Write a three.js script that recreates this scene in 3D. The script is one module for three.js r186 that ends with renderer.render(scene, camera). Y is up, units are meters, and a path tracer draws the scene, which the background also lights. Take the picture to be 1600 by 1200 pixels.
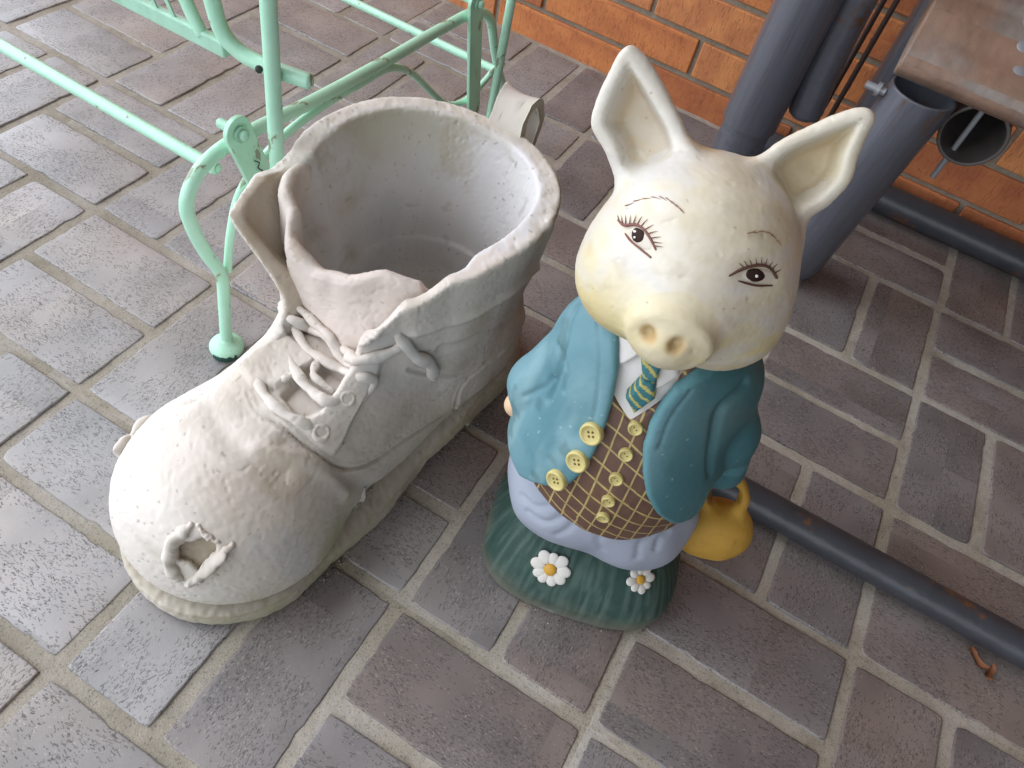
import * as THREE from 'three';
import { mergeGeometries, mergeVertices } from 'three/addons/utils/BufferGeometryUtils.js';
import { RoundedBoxGeometry } from 'three/addons/geometries/RoundedBoxGeometry.js';

// ---------------------------------------------------------------- camera, sky, sun, exposure
const scene = new THREE.Scene();
const camera = new THREE.PerspectiveCamera(55.6425, 4 / 3, 0.02, 400);
{
  const right = new THREE.Vector3(0.85390629, 0.17076797, -0.492);
  const up = new THREE.Vector3(-0.48608067, 0.59918312, -0.63616442);
  const back = new THREE.Vector3().crossVectors(right, up).normalize();
  up.crossVectors(back, right).normalize(); right.normalize();
  camera.quaternion.setFromRotationMatrix(new THREE.Matrix4().makeBasis(right, up, back));
  camera.position.set(-0.1048, 0.8306, 0.2756);
  camera.updateMatrixWorld(true);
}
const renderer = new THREE.WebGLRenderer({ antialias: true });
renderer.setSize(1024, 768);
renderer.toneMapping = THREE.LinearToneMapping;
renderer.toneMappingExposure = 1.03;
renderer.shadowMap.enabled = true;
const clamp = (x, a, b) => x < a ? a : x > b ? b : x;
const SUN = new THREE.Vector3(-0.54, 0.84, 0.06).normalize();
{
  const W = 256, H = 128, d = new Float32Array(W * H * 4);
  for (let j = 0; j < H; j++) for (let i = 0; i < W; i++) {
    const phi = (i + 0.5) / W * Math.PI * 2 - Math.PI, el = (j + 0.5) / H * Math.PI - Math.PI / 2;
    const x = Math.cos(el) * Math.cos(phi), y = Math.sin(el), z = Math.cos(el) * Math.sin(phi);
    const side = 0.5 - 0.5 * x + 0.12 * Math.max(0, -z), wob = 1 + 0.08 * Math.sin(3.1 * phi + 2 * el) * Math.cos(4 * el + phi);
    let v = (1.5 + 3.2 * Math.pow(clamp(side, 0, 1.1), 2.5)) * wob;
    if (y < 0) v = 0.28;
    const k = (j * W + i) * 4;
    d[k] = v * 0.945; d[k + 1] = v * 1.0; d[k + 2] = v * 1.09; d[k + 3] = 1;
  }
  const t = new THREE.DataTexture(d, W, H, THREE.RGBAFormat, THREE.FloatType);
  t.mapping = THREE.EquirectangularReflectionMapping; t.magFilter = t.minFilter = THREE.LinearFilter; t.wrapS = THREE.RepeatWrapping; t.needsUpdate = true;
  scene.background = t; scene.environment = t;
}
const sun = new THREE.DirectionalLight(new THREE.Color(1, 0.97, 0.93), 0.6);
sun.position.copy(SUN).multiplyScalar(6); sun.target.position.set(-0.2, 0, -0.3);
sun.castShadow = true; sun.shadow.radius = 45; sun.shadow.mapSize.set(2048, 2048);
Object.assign(sun.shadow.camera, { left: -3, right: 3, top: 3, bottom: -3, near: 0.1, far: 20 });
scene.add(sun, sun.target);

// ---------------------------------------------------------------- helpers
function rng(seed) { let s = seed >>> 0; return () => { s = (s + 0x6D2B79F5) | 0; let t = Math.imul(s ^ (s >>> 15), 1 | s); t = (t + Math.imul(t ^ (t >>> 7), 61 | t)) ^ t; return ((t ^ (t >>> 14)) >>> 0) / 4294967296; }; }
const V3 = (x, y, z) => new THREE.Vector3(x, y, z);
const mix = (a, b, t) => a + (b - a) * t;
const sstep = (a, b, x) => { const t = clamp((x - a) / (b - a), 0, 1); return t * t * (3 - 2 * t); };
function h3(x, y, z) { let n = (Math.imul(x, 374761393) + Math.imul(y, 668265263) + Math.imul(z, 2147483647 ^ 97531)) | 0; n = Math.imul(n ^ (n >>> 13), 1274126177); return ((n ^ (n >>> 16)) >>> 0) / 4294967296; }
function noise(x, y, z) {            // value noise, -1..1
  const X = Math.floor(x), Y = Math.floor(y), Z = Math.floor(z); let u = x - X, v = y - Y, w = z - Z;
  u = u * u * (3 - 2 * u); v = v * v * (3 - 2 * v); w = w * w * (3 - 2 * w);
  const a = mix(mix(h3(X, Y, Z), h3(X + 1, Y, Z), u), mix(h3(X, Y + 1, Z), h3(X + 1, Y + 1, Z), u), v);
  const b = mix(mix(h3(X, Y, Z + 1), h3(X + 1, Y, Z + 1), u), mix(h3(X, Y + 1, Z + 1), h3(X + 1, Y + 1, Z + 1), u), v);
  return mix(a, b, w) * 2 - 1;
}
function fbm(x, y, z, o = 4) { let s = 0, a = 0.5, n = 0; for (let i = 0; i < o; i++) { s += a * noise(x, y, z); n += a; a *= 0.5; x = x * 2.03 + 7.1; y = y * 2.03 + 3.7; z = z * 2.03 + 1.3; } return s / n; }
const used = {};
function numbered(n) { used[n] = (used[n] ?? -1) + 1; return used[n] ? n + '_' + String(used[n]).padStart(3, '0') : n; }
function thing(name, label, category, pos = [0, 0, 0], group) { const o = new THREE.Group(); o.name = numbered(name); o.position.set(...pos); o.userData = { label, category }; if (group) o.userData.group = group; scene.add(o); return o; }
function mesh(name, geo, mat, parent, label) { const m = new THREE.Mesh(geo, mat); m.name = name; m.castShadow = m.receiveShadow = true; if (label) m.userData.label = label; if (parent) parent.add(m); return m; }
function struct(name, geo, mat) { const m = mesh(name, geo, mat, scene); m.userData.kind = 'structure'; return m; }
function tex(w, h, fn, srgb = true) {          // fn(u,v) -> [r,g,b] linear 0..1 (colour) or grey
  const d = new Uint8Array(w * h * 4), enc = c => { c = clamp(c, 0, 1); return srgb ? (c <= 0.0031308 ? 12.92 * c : 1.055 * Math.pow(c, 1 / 2.4) - 0.055) : c; };
  for (let j = 0; j < h; j++) for (let i = 0; i < w; i++) { let c = fn(i / w, j / h, i, j); if (typeof c === 'number') c = [c, c, c]; const k = (j * w + i) * 4; d[k] = enc(c[0]) * 255; d[k + 1] = enc(c[1]) * 255; d[k + 2] = enc(c[2]) * 255; d[k + 3] = 255; }
  const t = new THREE.DataTexture(d, w, h); t.wrapS = t.wrapT = THREE.RepeatWrapping; t.magFilter = THREE.LinearFilter; t.minFilter = THREE.LinearMipmapLinearFilter; t.generateMipmaps = true; t.anisotropy = 8;
  if (srgb) t.colorSpace = THREE.SRGBColorSpace; t.needsUpdate = true; return t;
}
const std = o => new THREE.MeshPhysicalMaterial(o);
const lin = (r, g, b) => new THREE.Color().setRGB(r, g, b);
function tube(pts, r, seg = 40, rad = 12, closed = false) {
  const c = new THREE.CatmullRomCurve3(pts.map(p => Array.isArray(p) ? V3(...p) : p), closed, 'centripetal');
  return new THREE.TubeGeometry(c, seg, r, rad, closed);
}
function capTube(pts, r, seg = 40, rad = 14) { // tube with rounded, closed ends and (optionally) varying radius r(t)
  const c = new THREE.CatmullRomCurve3(pts.map(p => Array.isArray(p) ? V3(...p) : p), false, 'centripetal');
  const fr = c.computeFrenetFrames(seg, false), P = [], I = [], U = [], L = c.getLength();
  const rf = typeof r === 'function' ? r : () => r; let rows = 0;
  const row = (o, N, B, rr, v) => { for (let k = 0; k <= rad; k++) { const a = k / rad * Math.PI * 2, p = o.clone().addScaledVector(N, Math.cos(a) * rr).addScaledVector(B, Math.sin(a) * rr); P.push(p.x, p.y, p.z); U.push(a * rr, v); } rows++; };
  const T0 = fr.tangents[0], T1 = fr.tangents[seg], r0 = rf(0), r1 = rf(1);
  for (let k = 0; k < 4; k++) { const a = (1 - k / 4) * Math.PI / 2; row(c.getPointAt(0).addScaledVector(T0, -Math.sin(a) * r0 * 0.6), fr.normals[0], fr.binormals[0], Math.max(1e-5, Math.cos(a) * r0), -Math.sin(a) * r0); }
  for (let i = 0; i <= seg; i++) row(c.getPointAt(i / seg), fr.normals[i], fr.binormals[i], rf(i / seg), i / seg * L);
  for (let k = 1; k <= 4; k++) { const a = k / 4 * Math.PI / 2; row(c.getPointAt(1).addScaledVector(T1, Math.sin(a) * r1 * 0.6), fr.normals[seg], fr.binormals[seg], Math.max(1e-5, Math.cos(a) * r1), L + Math.sin(a) * r1); }
  for (let j = 0; j < rows - 1; j++) for (let k = 0; k < rad; k++) { const a = j * (rad + 1) + k, b = a + rad + 1; I.push(a, a + 1, b, b, a + 1, b + 1); }
  const g = new THREE.BufferGeometry(); g.setAttribute('position', new THREE.Float32BufferAttribute(P, 3)); g.setAttribute('uv', new THREE.Float32BufferAttribute(U, 2)); g.setIndex(I); g.computeVertexNormals(); return g;
}
// a ray through a point of the picture (1600 x 1200 pixels), used to find where things stand in the room
function rayAt(px, py) { return V3(px / 800 - 1, 1 - py / 600, 0.5).unproject(camera).sub(camera.position).normalize(); }
const onPlane = (px, py, ax, val) => { const d = rayAt(px, py); return camera.position.clone().addScaledVector(d, (val - camera.position[ax]) / d[ax]); };

// ---- implicit surfaces meshed with surface nets; only blocks near the surface are evaluated
const smin = (a, b, k) => { const h = Math.max(k - Math.abs(a - b), 0) / k; return Math.min(a, b) - h * h * k * 0.25; };
const smax = (a, b, k) => -smin(-a, -b, k);
function ell(x, y, z, cx, cy, cz, rx, ry, rz) { x -= cx; y -= cy; z -= cz; const a = x / rx, b = y / ry, c = z / rz, k0 = Math.sqrt(a * a + b * b + c * c), p = x / (rx * rx), q = y / (ry * ry), r = z / (rz * rz), k1 = Math.sqrt(p * p + q * q + r * r); return k1 < 1e-9 ? -Math.min(rx, ry, rz) : k0 * (k0 - 1) / k1; }
function cone(x, y, z, ax, ay, az, bx, by, bz, ra, rb) { const dx = bx - ax, dy = by - ay, dz = bz - az, px = x - ax, py = y - ay, pz = z - az; const t = clamp((px * dx + py * dy + pz * dz) / (dx * dx + dy * dy + dz * dz), 0, 1); return Math.hypot(px - dx * t, py - dy * t, pz - dz * t) - mix(ra, rb, t); }
function chainD(x, y, z, P) { let d = 1e9; for (let i = 0; i < P.length - 1; i++) { const a = P[i], b = P[i + 1]; d = Math.min(d, cone(x, y, z, a[0], a[1], a[2], b[0], b[1], b[2], a[3], b[3])); } return d; }
function nets(f, lo, hi, h, { lip = 1.4, disp, color, smooth = 0 } = {}) {
  const B = 8, nb = [0, 1, 2].map(k => Math.ceil((hi[k] - lo[k]) / h / B)), n = nb.map(v => v * B + 1);
  const nx = n[0], ny = n[1], nz = n[2], val = new Float32Array(nx * ny * nz).fill(1), done = new Uint8Array(nx * ny * nz), act = [];
  const R = 0.5 * B * h * Math.sqrt(3) * lip;
  for (let c = 0; c < nb[2]; c++) for (let b = 0; b < nb[1]; b++) for (let a = 0; a < nb[0]; a++) {
    const d = f(lo[0] + (a + 0.5) * B * h, lo[1] + (b + 0.5) * B * h, lo[2] + (c + 0.5) * B * h);
    const near = Math.abs(d) < R; if (near) act.push([a, b, c]);
    for (let k = 0; k <= B; k++) for (let j = 0; j <= B; j++) for (let i = 0; i <= B; i++) {
      const X = a * B + i, Y = b * B + j, Z = c * B + k, id = X + nx * (Y + ny * Z);
      if (done[id]) continue;
      if (near) { val[id] = f(lo[0] + X * h, lo[1] + Y * h, lo[2] + Z * h); done[id] = 1; } else val[id] = d;
    }
  }
  const vid = new Map(), P = [], I = [], co = [0, 1, nx, nx + 1, nx * ny, nx * ny + 1, nx * ny + nx, nx * ny + nx + 1];
  const E = []; for (let i = 0; i < 8; i++) for (const e of [1, 2, 4]) if (!(i & e)) E.push([i, i | e]);
  for (const [a, b, c] of act) for (let k = 0; k < B; k++) for (let j = 0; j < B; j++) for (let i = 0; i < B; i++) {
    const X = a * B + i, Y = b * B + j, Z = c * B + k, id = X + nx * (Y + ny * Z);
    let m = 0; for (let q = 0; q < 8; q++) if (val[id + co[q]] < 0) m |= 1 << q;
    if (m === 0 || m === 255) continue;
    let sx = 0, sy = 0, sz = 0, s = 0;
    for (const [p, q] of E) { if (((m >> p) & 1) === ((m >> q) & 1)) continue; const vp = val[id + co[p]], vq = val[id + co[q]], t = vp / (vp - vq), ex = q - p; sx += (p & 1) + (ex === 1 ? t : 0); sy += ((p >> 1) & 1) + (ex === 2 ? t : 0); sz += ((p >> 2) & 1) + (ex === 4 ? t : 0); s++; }
    vid.set(id, P.length / 3); P.push(lo[0] + (X + sx / s) * h, lo[1] + (Y + sy / s) * h, lo[2] + (Z + sz / s) * h);
  }
  const st = [1, nx, nx * ny];
  for (const id of vid.keys()) {
    for (let ax = 0; ax < 3; ax++) {
      const u = st[(ax + 1) % 3], v = st[(ax + 2) % 3], s0 = val[id] < 0, s1 = val[id + st[ax]] < 0; if (s0 === s1) continue;
      const q0 = vid.get(id), q1 = vid.get(id - u), q2 = vid.get(id - u - v), q3 = vid.get(id - v);
      if (q1 === undefined || q2 === undefined || q3 === undefined) continue;
      if (s0) I.push(q0, q1, q2, q0, q2, q3); else I.push(q0, q2, q1, q0, q3, q2);
    }
  }
  const g = new THREE.BufferGeometry(); const pa = new THREE.Float32BufferAttribute(P, 3); g.setAttribute('position', pa); g.setIndex(I); g.computeVertexNormals();
  if (disp) { const N = g.attributes.normal; for (let i = 0; i < pa.count; i++) { const d = disp(pa.getX(i), pa.getY(i), pa.getZ(i), N.getX(i), N.getY(i), N.getZ(i)); pa.setXYZ(i, pa.getX(i) + N.getX(i) * d, pa.getY(i) + N.getY(i) * d, pa.getZ(i) + N.getZ(i) * d); } g.computeVertexNormals(); }
  if (color) paint(g, color);
  return g;
}
function paint(g, color) { const pa = g.attributes.position, N = g.attributes.normal, C = new Float32Array(pa.count * 3); for (let i = 0; i < pa.count; i++) { const c = color(pa.getX(i), pa.getY(i), pa.getZ(i), N.getX(i), N.getY(i), N.getZ(i)); C[i * 3] = c[0]; C[i * 3 + 1] = c[1]; C[i * 3 + 2] = c[2]; } g.setAttribute('color', new THREE.Float32BufferAttribute(C, 3)); return g; }
const m3 = (a, b, t) => [mix(a[0], b[0], t), mix(a[1], b[1], t), mix(a[2], b[2], t)];

// ---------------------------------------------------------------- ground, paved floor, wall, veranda roof
const WALL_Z = -1.2575, MOD = 0.25;
struct('ground', new THREE.CircleGeometry(150, 48).rotateX(-Math.PI / 2).translate(0, -0.16, 0), std({ color: lin(0.16, 0.17, 0.11), roughness: 1 }));
function inView(x, y, z, m) { const p = V3(x, y, z).project(camera); return Math.abs(p.x) < 1 + m && Math.abs(p.y) < 1 + m && V3(x, y, z).sub(camera.position).dot(camera.getWorldDirection(V3(0, 0, 0))) > 0; }
{
  const mortarMap = tex(512, 512, (u, v, i, j) => { const n = fbm(u * 40, v * 40, 3, 4), g = h3(i, j, 5), g2 = h3(i >> 1, j >> 1, 9), w = fbm(u * 5, v * 5, 8, 3); const k = 0.35 + 0.06 * n + 0.10 * (g - 0.5) + (g2 > 0.93 ? -0.10 : 0) + 0.09 * w; return [k * 1.04, k * (0.94 + 0.03 * w), k * (0.80 + 0.10 * w)]; });
  const mortarBump = tex(512, 512, (u, v, i, j) => 0.5 + 0.2 * fbm(u * 60, v * 60, 1, 3) + 0.25 * (h3(i, j, 2) - 0.5), false);
  for (const t of [mortarMap, mortarBump]) t.repeat.set(1 / 0.4, 1 / 0.4);
  const mortar = std({ vertexColors: true, map: mortarMap, bumpMap: mortarBump, bumpScale: 0.0015, roughness: 0.95 });
  // bedding sheet, undulating a little in the joints near the camera
  const sheet = new THREE.PlaneGeometry(3.2, 3.0, 360, 340).rotateX(-Math.PI / 2).translate(-0.3, 0, -0.05 - 0.0);
  const p = sheet.attributes.position;
  for (let i = 0; i < p.count; i++) p.setY(i, -0.0026 + 0.0012 * fbm(p.getX(i) * 24, 0, p.getZ(i) * 24, 3));
  const uvs = sheet.attributes.uv; for (let i = 0; i < p.count; i++) uvs.setXY(i, p.getX(i), p.getZ(i));
  sheet.computeVertexNormals();
  paint(sheet, (x, y, z) => { const n = fbm(x * 6, 1, z * 6, 4), q = 0.76 + 0.24 * sstep(-0.85, 0.1, x + 0.2 * n) + 0.10 * n; return [q, q, q * (0.98 + 0.04 * n)]; });
  const slab = new THREE.BoxGeometry(9, 0.13, 5.2).translate(0.5, -0.075 - 0.004, 1.34);
  const suv = slab.attributes.uv, sp = slab.attributes.position; for (let i = 0; i < suv.count; i++) suv.setXY(i, sp.getX(i), sp.getZ(i));
  paint(slab, () => [0.8, 0.8, 0.8]);
  const floor = struct('paved_floor', mergeGeometries([sheet, slab]), mortar);
  // pavers: pairs laid in basket weave
  const R = rng(11);
  const W2 = 0.1095, L2 = 0.235;
  const geos = [0, 1, 2, 3, 4, 5, 6, 7].map(v => {
    const P = [], I = [], U = [], ring = [], r = rng(40 + v);
    const hw = W2 / 2, hl = L2 / 2, pts = [];
    const side = (x0, z0, x1, z1, n) => { for (let i = 0; i < n; i++) pts.push([mix(x0, x1, i / n), mix(z0, z1, i / n), i === 0]); };
    side(-hl, -hw, hl, -hw, 20); side(hl, -hw, hl, hw, 10); side(hl, hw, -hl, hw, 20); side(-hl, hw, -hl, -hw, 10);
    const n = pts.length;
    pts.forEach(([x, z, corner]) => { const nn = 0.0013 * (fbm(x * 90, z * 90, v * 7, 2)) + (r() > 0.95 ? -0.003 * r() : 0), c = corner ? 0.982 : 1; const sx = x > hl - 1e-6 ? 1 : x < -hl + 1e-6 ? -1 : 0, sz = z > hw - 1e-6 ? 1 : z < -hw + 1e-6 ? -1 : 0; ring.push([(x + sx * nn) * (corner ? 0.991 : 1), (z + sz * nn) * c, sx, sz, r()]); });
    for (const [ins, y, fo] of [[-0.0006, -0.03, 1], [0, -0.0026, 1], [0.0005, -0.0008, 1], [0.0018, -0.0001, 0.8], [0.016, 0, 0]]) pts.forEach(([x, z, corner], i) => { const [, , sx, sz, q] = ring[i], nn = (0.0010 * fbm(x * 130, z * 130, v * 7, 2) - (q > 0.94 ? 0.002 : 0)) * fo - ((ins > 0 && ins < 0.01) ? ins * 0.5 * q : 0); const cr = corner ? 0.0012 : 0; P.push(x * (hl - ins) / hl + sx * nn - Math.sign(x) * cr, y, z * (hw - ins) / hw + sz * nn - Math.sign(z) * cr); });
    P.push(0, 0.0002, 0);
    for (let k = 0; k < 4; k++) for (let i = 0; i < n; i++) { const a = k * n + i, b = k * n + (i + 1) % n; I.push(a, a + n, b, b, a + n, b + n); }
    for (let i = 0; i < n; i++) I.push(4 * n + i, 5 * n, 4 * n + (i + 1) % n);
    for (let i = 0; i < P.length; i += 3) U.push(P[i] + v * 0.31, P[i + 2] + v * 0.173);
    const g = new THREE.BufferGeometry(); g.setAttribute('position', new THREE.Float32BufferAttribute(P, 3)); g.setAttribute('uv', new THREE.Float32BufferAttribute(U, 2)); g.setIndex(I); g.computeVertexNormals(); return g;
  });
  // fired clay: mottled, with dark elongated drag flecks and pale grit
  const SZ = 1024;
  const fl = new Float32Array(SZ * SZ), hb = new Float32Array(SZ * SZ), rr = rng(77);
  for (let q = 0; q < 26000; q++) { const x0 = rr() * SZ, y0 = rr() * SZ, L = 0.8 + rr() * rr() * rr() * 13, w = 0.4 + rr() * 0.85, a = (rr() - 0.5) * 1.1, dark = rr(), pale = dark > 0.80; if (fbm(x0 / 70, y0 / 70, 4, 2) < rr() * 0.9 - 0.55) continue;
    for (let s = -L; s <= L; s += 0.7) for (let t = -w; t <= w; t += 0.7) { const X = (Math.round(x0 + s * Math.cos(a) - t * Math.sin(a) + Math.sin(s * 0.7) * 0.8) + SZ) % SZ, Y = (Math.round(y0 + s * Math.sin(a) + t * Math.cos(a)) + SZ) % SZ, id = Y * SZ + X; if (pale) { if (Math.abs(s) < 2.5) fl[id] = Math.max(fl[id], 0.5 + 0.4 * rr()); } else { fl[id] = -(0.35 + 0.6 * dark); hb[id] = Math.min(hb[id], -0.8 * dark); } } }
  const mats = [[0.198, 0.174, 0.168], [0.188, 0.171, 0.170], [0.206, 0.173, 0.162], [0.240, 0.225, 0.220], [0.255, 0.235, 0.228]].map((c, m) => {  // last two tones paler: for the most part sky sheen painted into the colour
    const map = tex(SZ, SZ, (u, v, i, j) => { const I2 = (i + m * 251) % SZ, J2 = (j + m * 611) % SZ; const n = fbm(u * 14 + m * 3, v * 14, m, 4), b = fbm(u * 4, v * 4 + m, 2 + m, 3), g = h3(i, j, m) - 0.5, f = fl[J2 * SZ + I2]; let k = 1 + 0.18 * n + 0.36 * b + 0.18 * g; const w = 0.09 * fbm(u * 3, v * 3, m + 11, 3); let o = [c[0] * k * (1 + w), c[1] * k, c[2] * k * (1 - w)]; if (f < 0) o = m3(o, [0.035, 0.03, 0.03], -f * 0.85); else if (f > 0) o = m3(o, [0.42, 0.36, 0.30], f * 0.6); return o; });
    const bump = tex(SZ, SZ, (u, v, i, j) => { const I2 = (i + m * 251) % SZ, J2 = (j + m * 611) % SZ; return 0.6 + 0.09 * fbm(u * 110, v * 80, m, 3) + 0.2 * fbm(u * 9, v * 9, m, 2) + 0.16 * hb[J2 * SZ + I2] + 0.1 * (h3(i, j, 3) - 0.5); }, false);
    const rgh = tex(SZ, SZ, (u, v, i, j) => { const I2 = (i + m * 251) % SZ, J2 = (j + m * 611) % SZ, f = fl[J2 * SZ + I2]; return clamp(0.42 + 0.10 * fbm(u * 8, v * 8, m + 6, 3) + (f < 0 ? -f * 0.5 : 0), 0.25, 1); }, false);
    for (const t of [map, bump, rgh]) t.repeat.set(1 / 0.42, 1 / 0.42);
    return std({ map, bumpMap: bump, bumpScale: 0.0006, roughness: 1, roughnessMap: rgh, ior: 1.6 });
  });
  const rest = [];
  for (let j = -8; j < 6; j++) for (let i = -16; i < 20; i++) for (let k = 0; k < 2; k++) {
    const vert = ((i + j) & 1) !== 0, hf = k ? 0.75 : 0.25;
    const x = (i + (vert ? hf : 0.5)) * MOD + (R() - 0.5) * 0.004, z = -(j + (vert ? 0.5 : hf)) * MOD + (R() - 0.5) * 0.004, y = (R() - 0.5) * 0.0022;
    const rot = (vert ? Math.PI / 2 : 0) + (R() > 0.5 ? Math.PI : 0) + (R() - 0.5) * 0.022, g = geos[Math.floor(R() * 8)], mt = mats[R() < sstep(-0.30, -0.58, x - 0.18 * (z + 0.2)) ? 3 + Math.floor(R() * 2) : Math.floor(R() * 3)], tx = (R() - 0.5) * 0.008, tz = (R() - 0.5) * 0.008;  // towards the left, pavers take the paler tones with the sheen painted in
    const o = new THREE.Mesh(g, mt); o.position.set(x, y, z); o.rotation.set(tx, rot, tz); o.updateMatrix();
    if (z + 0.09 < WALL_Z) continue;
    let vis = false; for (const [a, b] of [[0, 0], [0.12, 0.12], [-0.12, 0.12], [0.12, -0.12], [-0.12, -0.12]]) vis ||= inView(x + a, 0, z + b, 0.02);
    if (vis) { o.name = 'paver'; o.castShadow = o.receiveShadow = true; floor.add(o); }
    else rest.push(g.clone().applyMatrix4(o.matrix));
  }
  const m = mesh('paver_field', mergeGeometries(rest), mats[1], floor); m.userData.kind = 'stuff';
}
{
  // brick wall: long orange bricks in raked mortar
  const wmap = tex(256, 256, (u, v, i, j) => { const k = 0.25 + 0.06 * fbm(u * 30, v * 30, 3, 3) + 0.08 * (h3(i, j, 5) - 0.5); return [k * 1.05, k * 0.88, k * 0.66]; });
  wmap.repeat.set(4, 4);
  const body = new THREE.BoxGeometry(6.5, 2.75, 0.2).translate(0.9, 1.21, WALL_Z - 0.107);
  const uv = body.attributes.uv, bp = body.attributes.position; for (let i = 0; i < uv.count; i++) uv.setXY(i, bp.getX(i), bp.getY(i));
  const wall = thing('brick_wall', 'wall of long orange bricks with raked grey mortar joints behind the statue', 'wall');
  mesh('mortar', body, std({ map: wmap, roughness: 0.95 }), wall);
  const SZ = 512, cut = new Float32Array(SZ * SZ), rr = rng(5);
  for (let q = 0; q < 900; q++) { let x = rr() * SZ, y = rr() * SZ; const L = 4 + rr() * rr() * 46, d = 0.3 + rr() * 0.7; for (let s = 0; s < L; s++) { x += (rr() - 0.5) * 1.5; const id = ((y + s) % SZ | 0) * SZ + ((x + SZ) % SZ | 0); cut[id] = Math.max(cut[id], d); if (rr() > 0.6) cut[((y + s) % SZ | 0) * SZ + ((x + 1 + SZ) % SZ | 0)] = d * 0.8; } }
  const bm = [[0.52, 0.180, 0.062], [0.43, 0.140, 0.052], [0.56, 0.215, 0.080]].map((c, m) => {
    const map = tex(SZ, SZ, (u, v, i, j) => { const n = fbm(u * 8, v * 8, m, 3), n2 = fbm(u * 60, v * 50, m + 3, 3), k = 1 + 0.24 * n + 0.10 * n2 + 0.10 * (h3(i, j, 4) - 0.5), t = cut[((j + m * 99) % SZ) * SZ + (i + m * 177) % SZ]; return m3([c[0] * k, c[1] * k * (1 + 0.1 * n), c[2] * k], [0.16, 0.055, 0.02], t * 0.6); });
    const bump = tex(SZ, SZ, (u, v, i, j) => 0.7 + 0.15 * fbm(u * 70, v * 55, m + 3, 3) + 0.08 * (h3(i, j, 4) - 0.5) - 0.5 * cut[((j + m * 99) % SZ) * SZ + (i + m * 177) % SZ], false);
    for (const t of [map, bump]) t.repeat.set(1 / 0.3, 1 / 0.3);
    return std({ map, bumpMap: bump, bumpScale: 0.0018, roughness: 0.85 });
  });
  const pitch = 0.3635, course = 0.0853, bh = 0.0745, bl = 0.3525, bg = [];
  for (let v = 0; v < 4; v++) { const g = new RoundedBoxGeometry(bl, bh, 0.06, 1, 0.0035); const p = g.attributes.position, u = g.attributes.uv, q = new Float32Array(p.count * 2); for (let i = 0; i < p.count; i++) { q[i * 2] = p.getX(i) + v * 0.37; q[i * 2 + 1] = p.getY(i) + v * 0.21; } g.setAttribute('uv', new THREE.BufferAttribute(q, 2)); bg.push(g); }
  const ph = [-0.5066, -0.3930, -0.514, -0.3930], R = rng(3), far = [];
  for (let c = 0; c < 30; c++) for (let i = -6; i < 12; i++) {
    const x0 = ph[c % 4] + i * pitch, y0 = 0.0665 + (c - 1) * course; if (x0 + pitch < -2.3 || x0 > 4.1) continue;
    const cx = x0 + pitch / 2, cy = y0 + course / 2, g = bg[Math.floor(R() * 4)], mt = bm[Math.floor(R() * 3)], jx = (R() - 0.5) * 0.003, jy = (R() - 0.5) * 0.002, jz = (R() - 0.5) * 0.002, fl = R() > 0.5;
    if (inView(cx, cy, WALL_Z, 0.3) || (c < 6 && x0 > -1.4 && x0 < 0.9)) { const o = mesh('brick', g, mt, wall); o.position.set(cx + jx, cy + jy, WALL_Z - 0.03 + jz); if (fl) o.rotation.z = Math.PI; }
    else far.push(g.clone().translate(cx + jx, cy + jy, WALL_Z - 0.03 + jz));
  }
  mesh('brickwork', mergeGeometries(far), bm[0], wall).userData.kind = 'stuff';
}
{
  // the veranda this corner lies in: only its ceiling, the garden sides are open
  const plaster = std({ color: lin(0.55, 0.53, 0.50), roughness: 0.9 });
  struct('veranda_ceiling', new THREE.BoxGeometry(4.85, 0.12, 4.4).translate(1.125, 2.4, 0.8), plaster);
  const hw = thing('added_shade_wall', 'unseen dark wall added to shade the right end of the veranda', 'wall'); mesh('render', new THREE.BoxGeometry(0.2, 2.6, 3.4).translate(2.4, 1.16, 0.4), std({ color: lin(0.20, 0.17, 0.15), roughness: 0.9 }), hw);  // unseen wall, added to keep right-hand sides and pipe reflections dark
}

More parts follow.
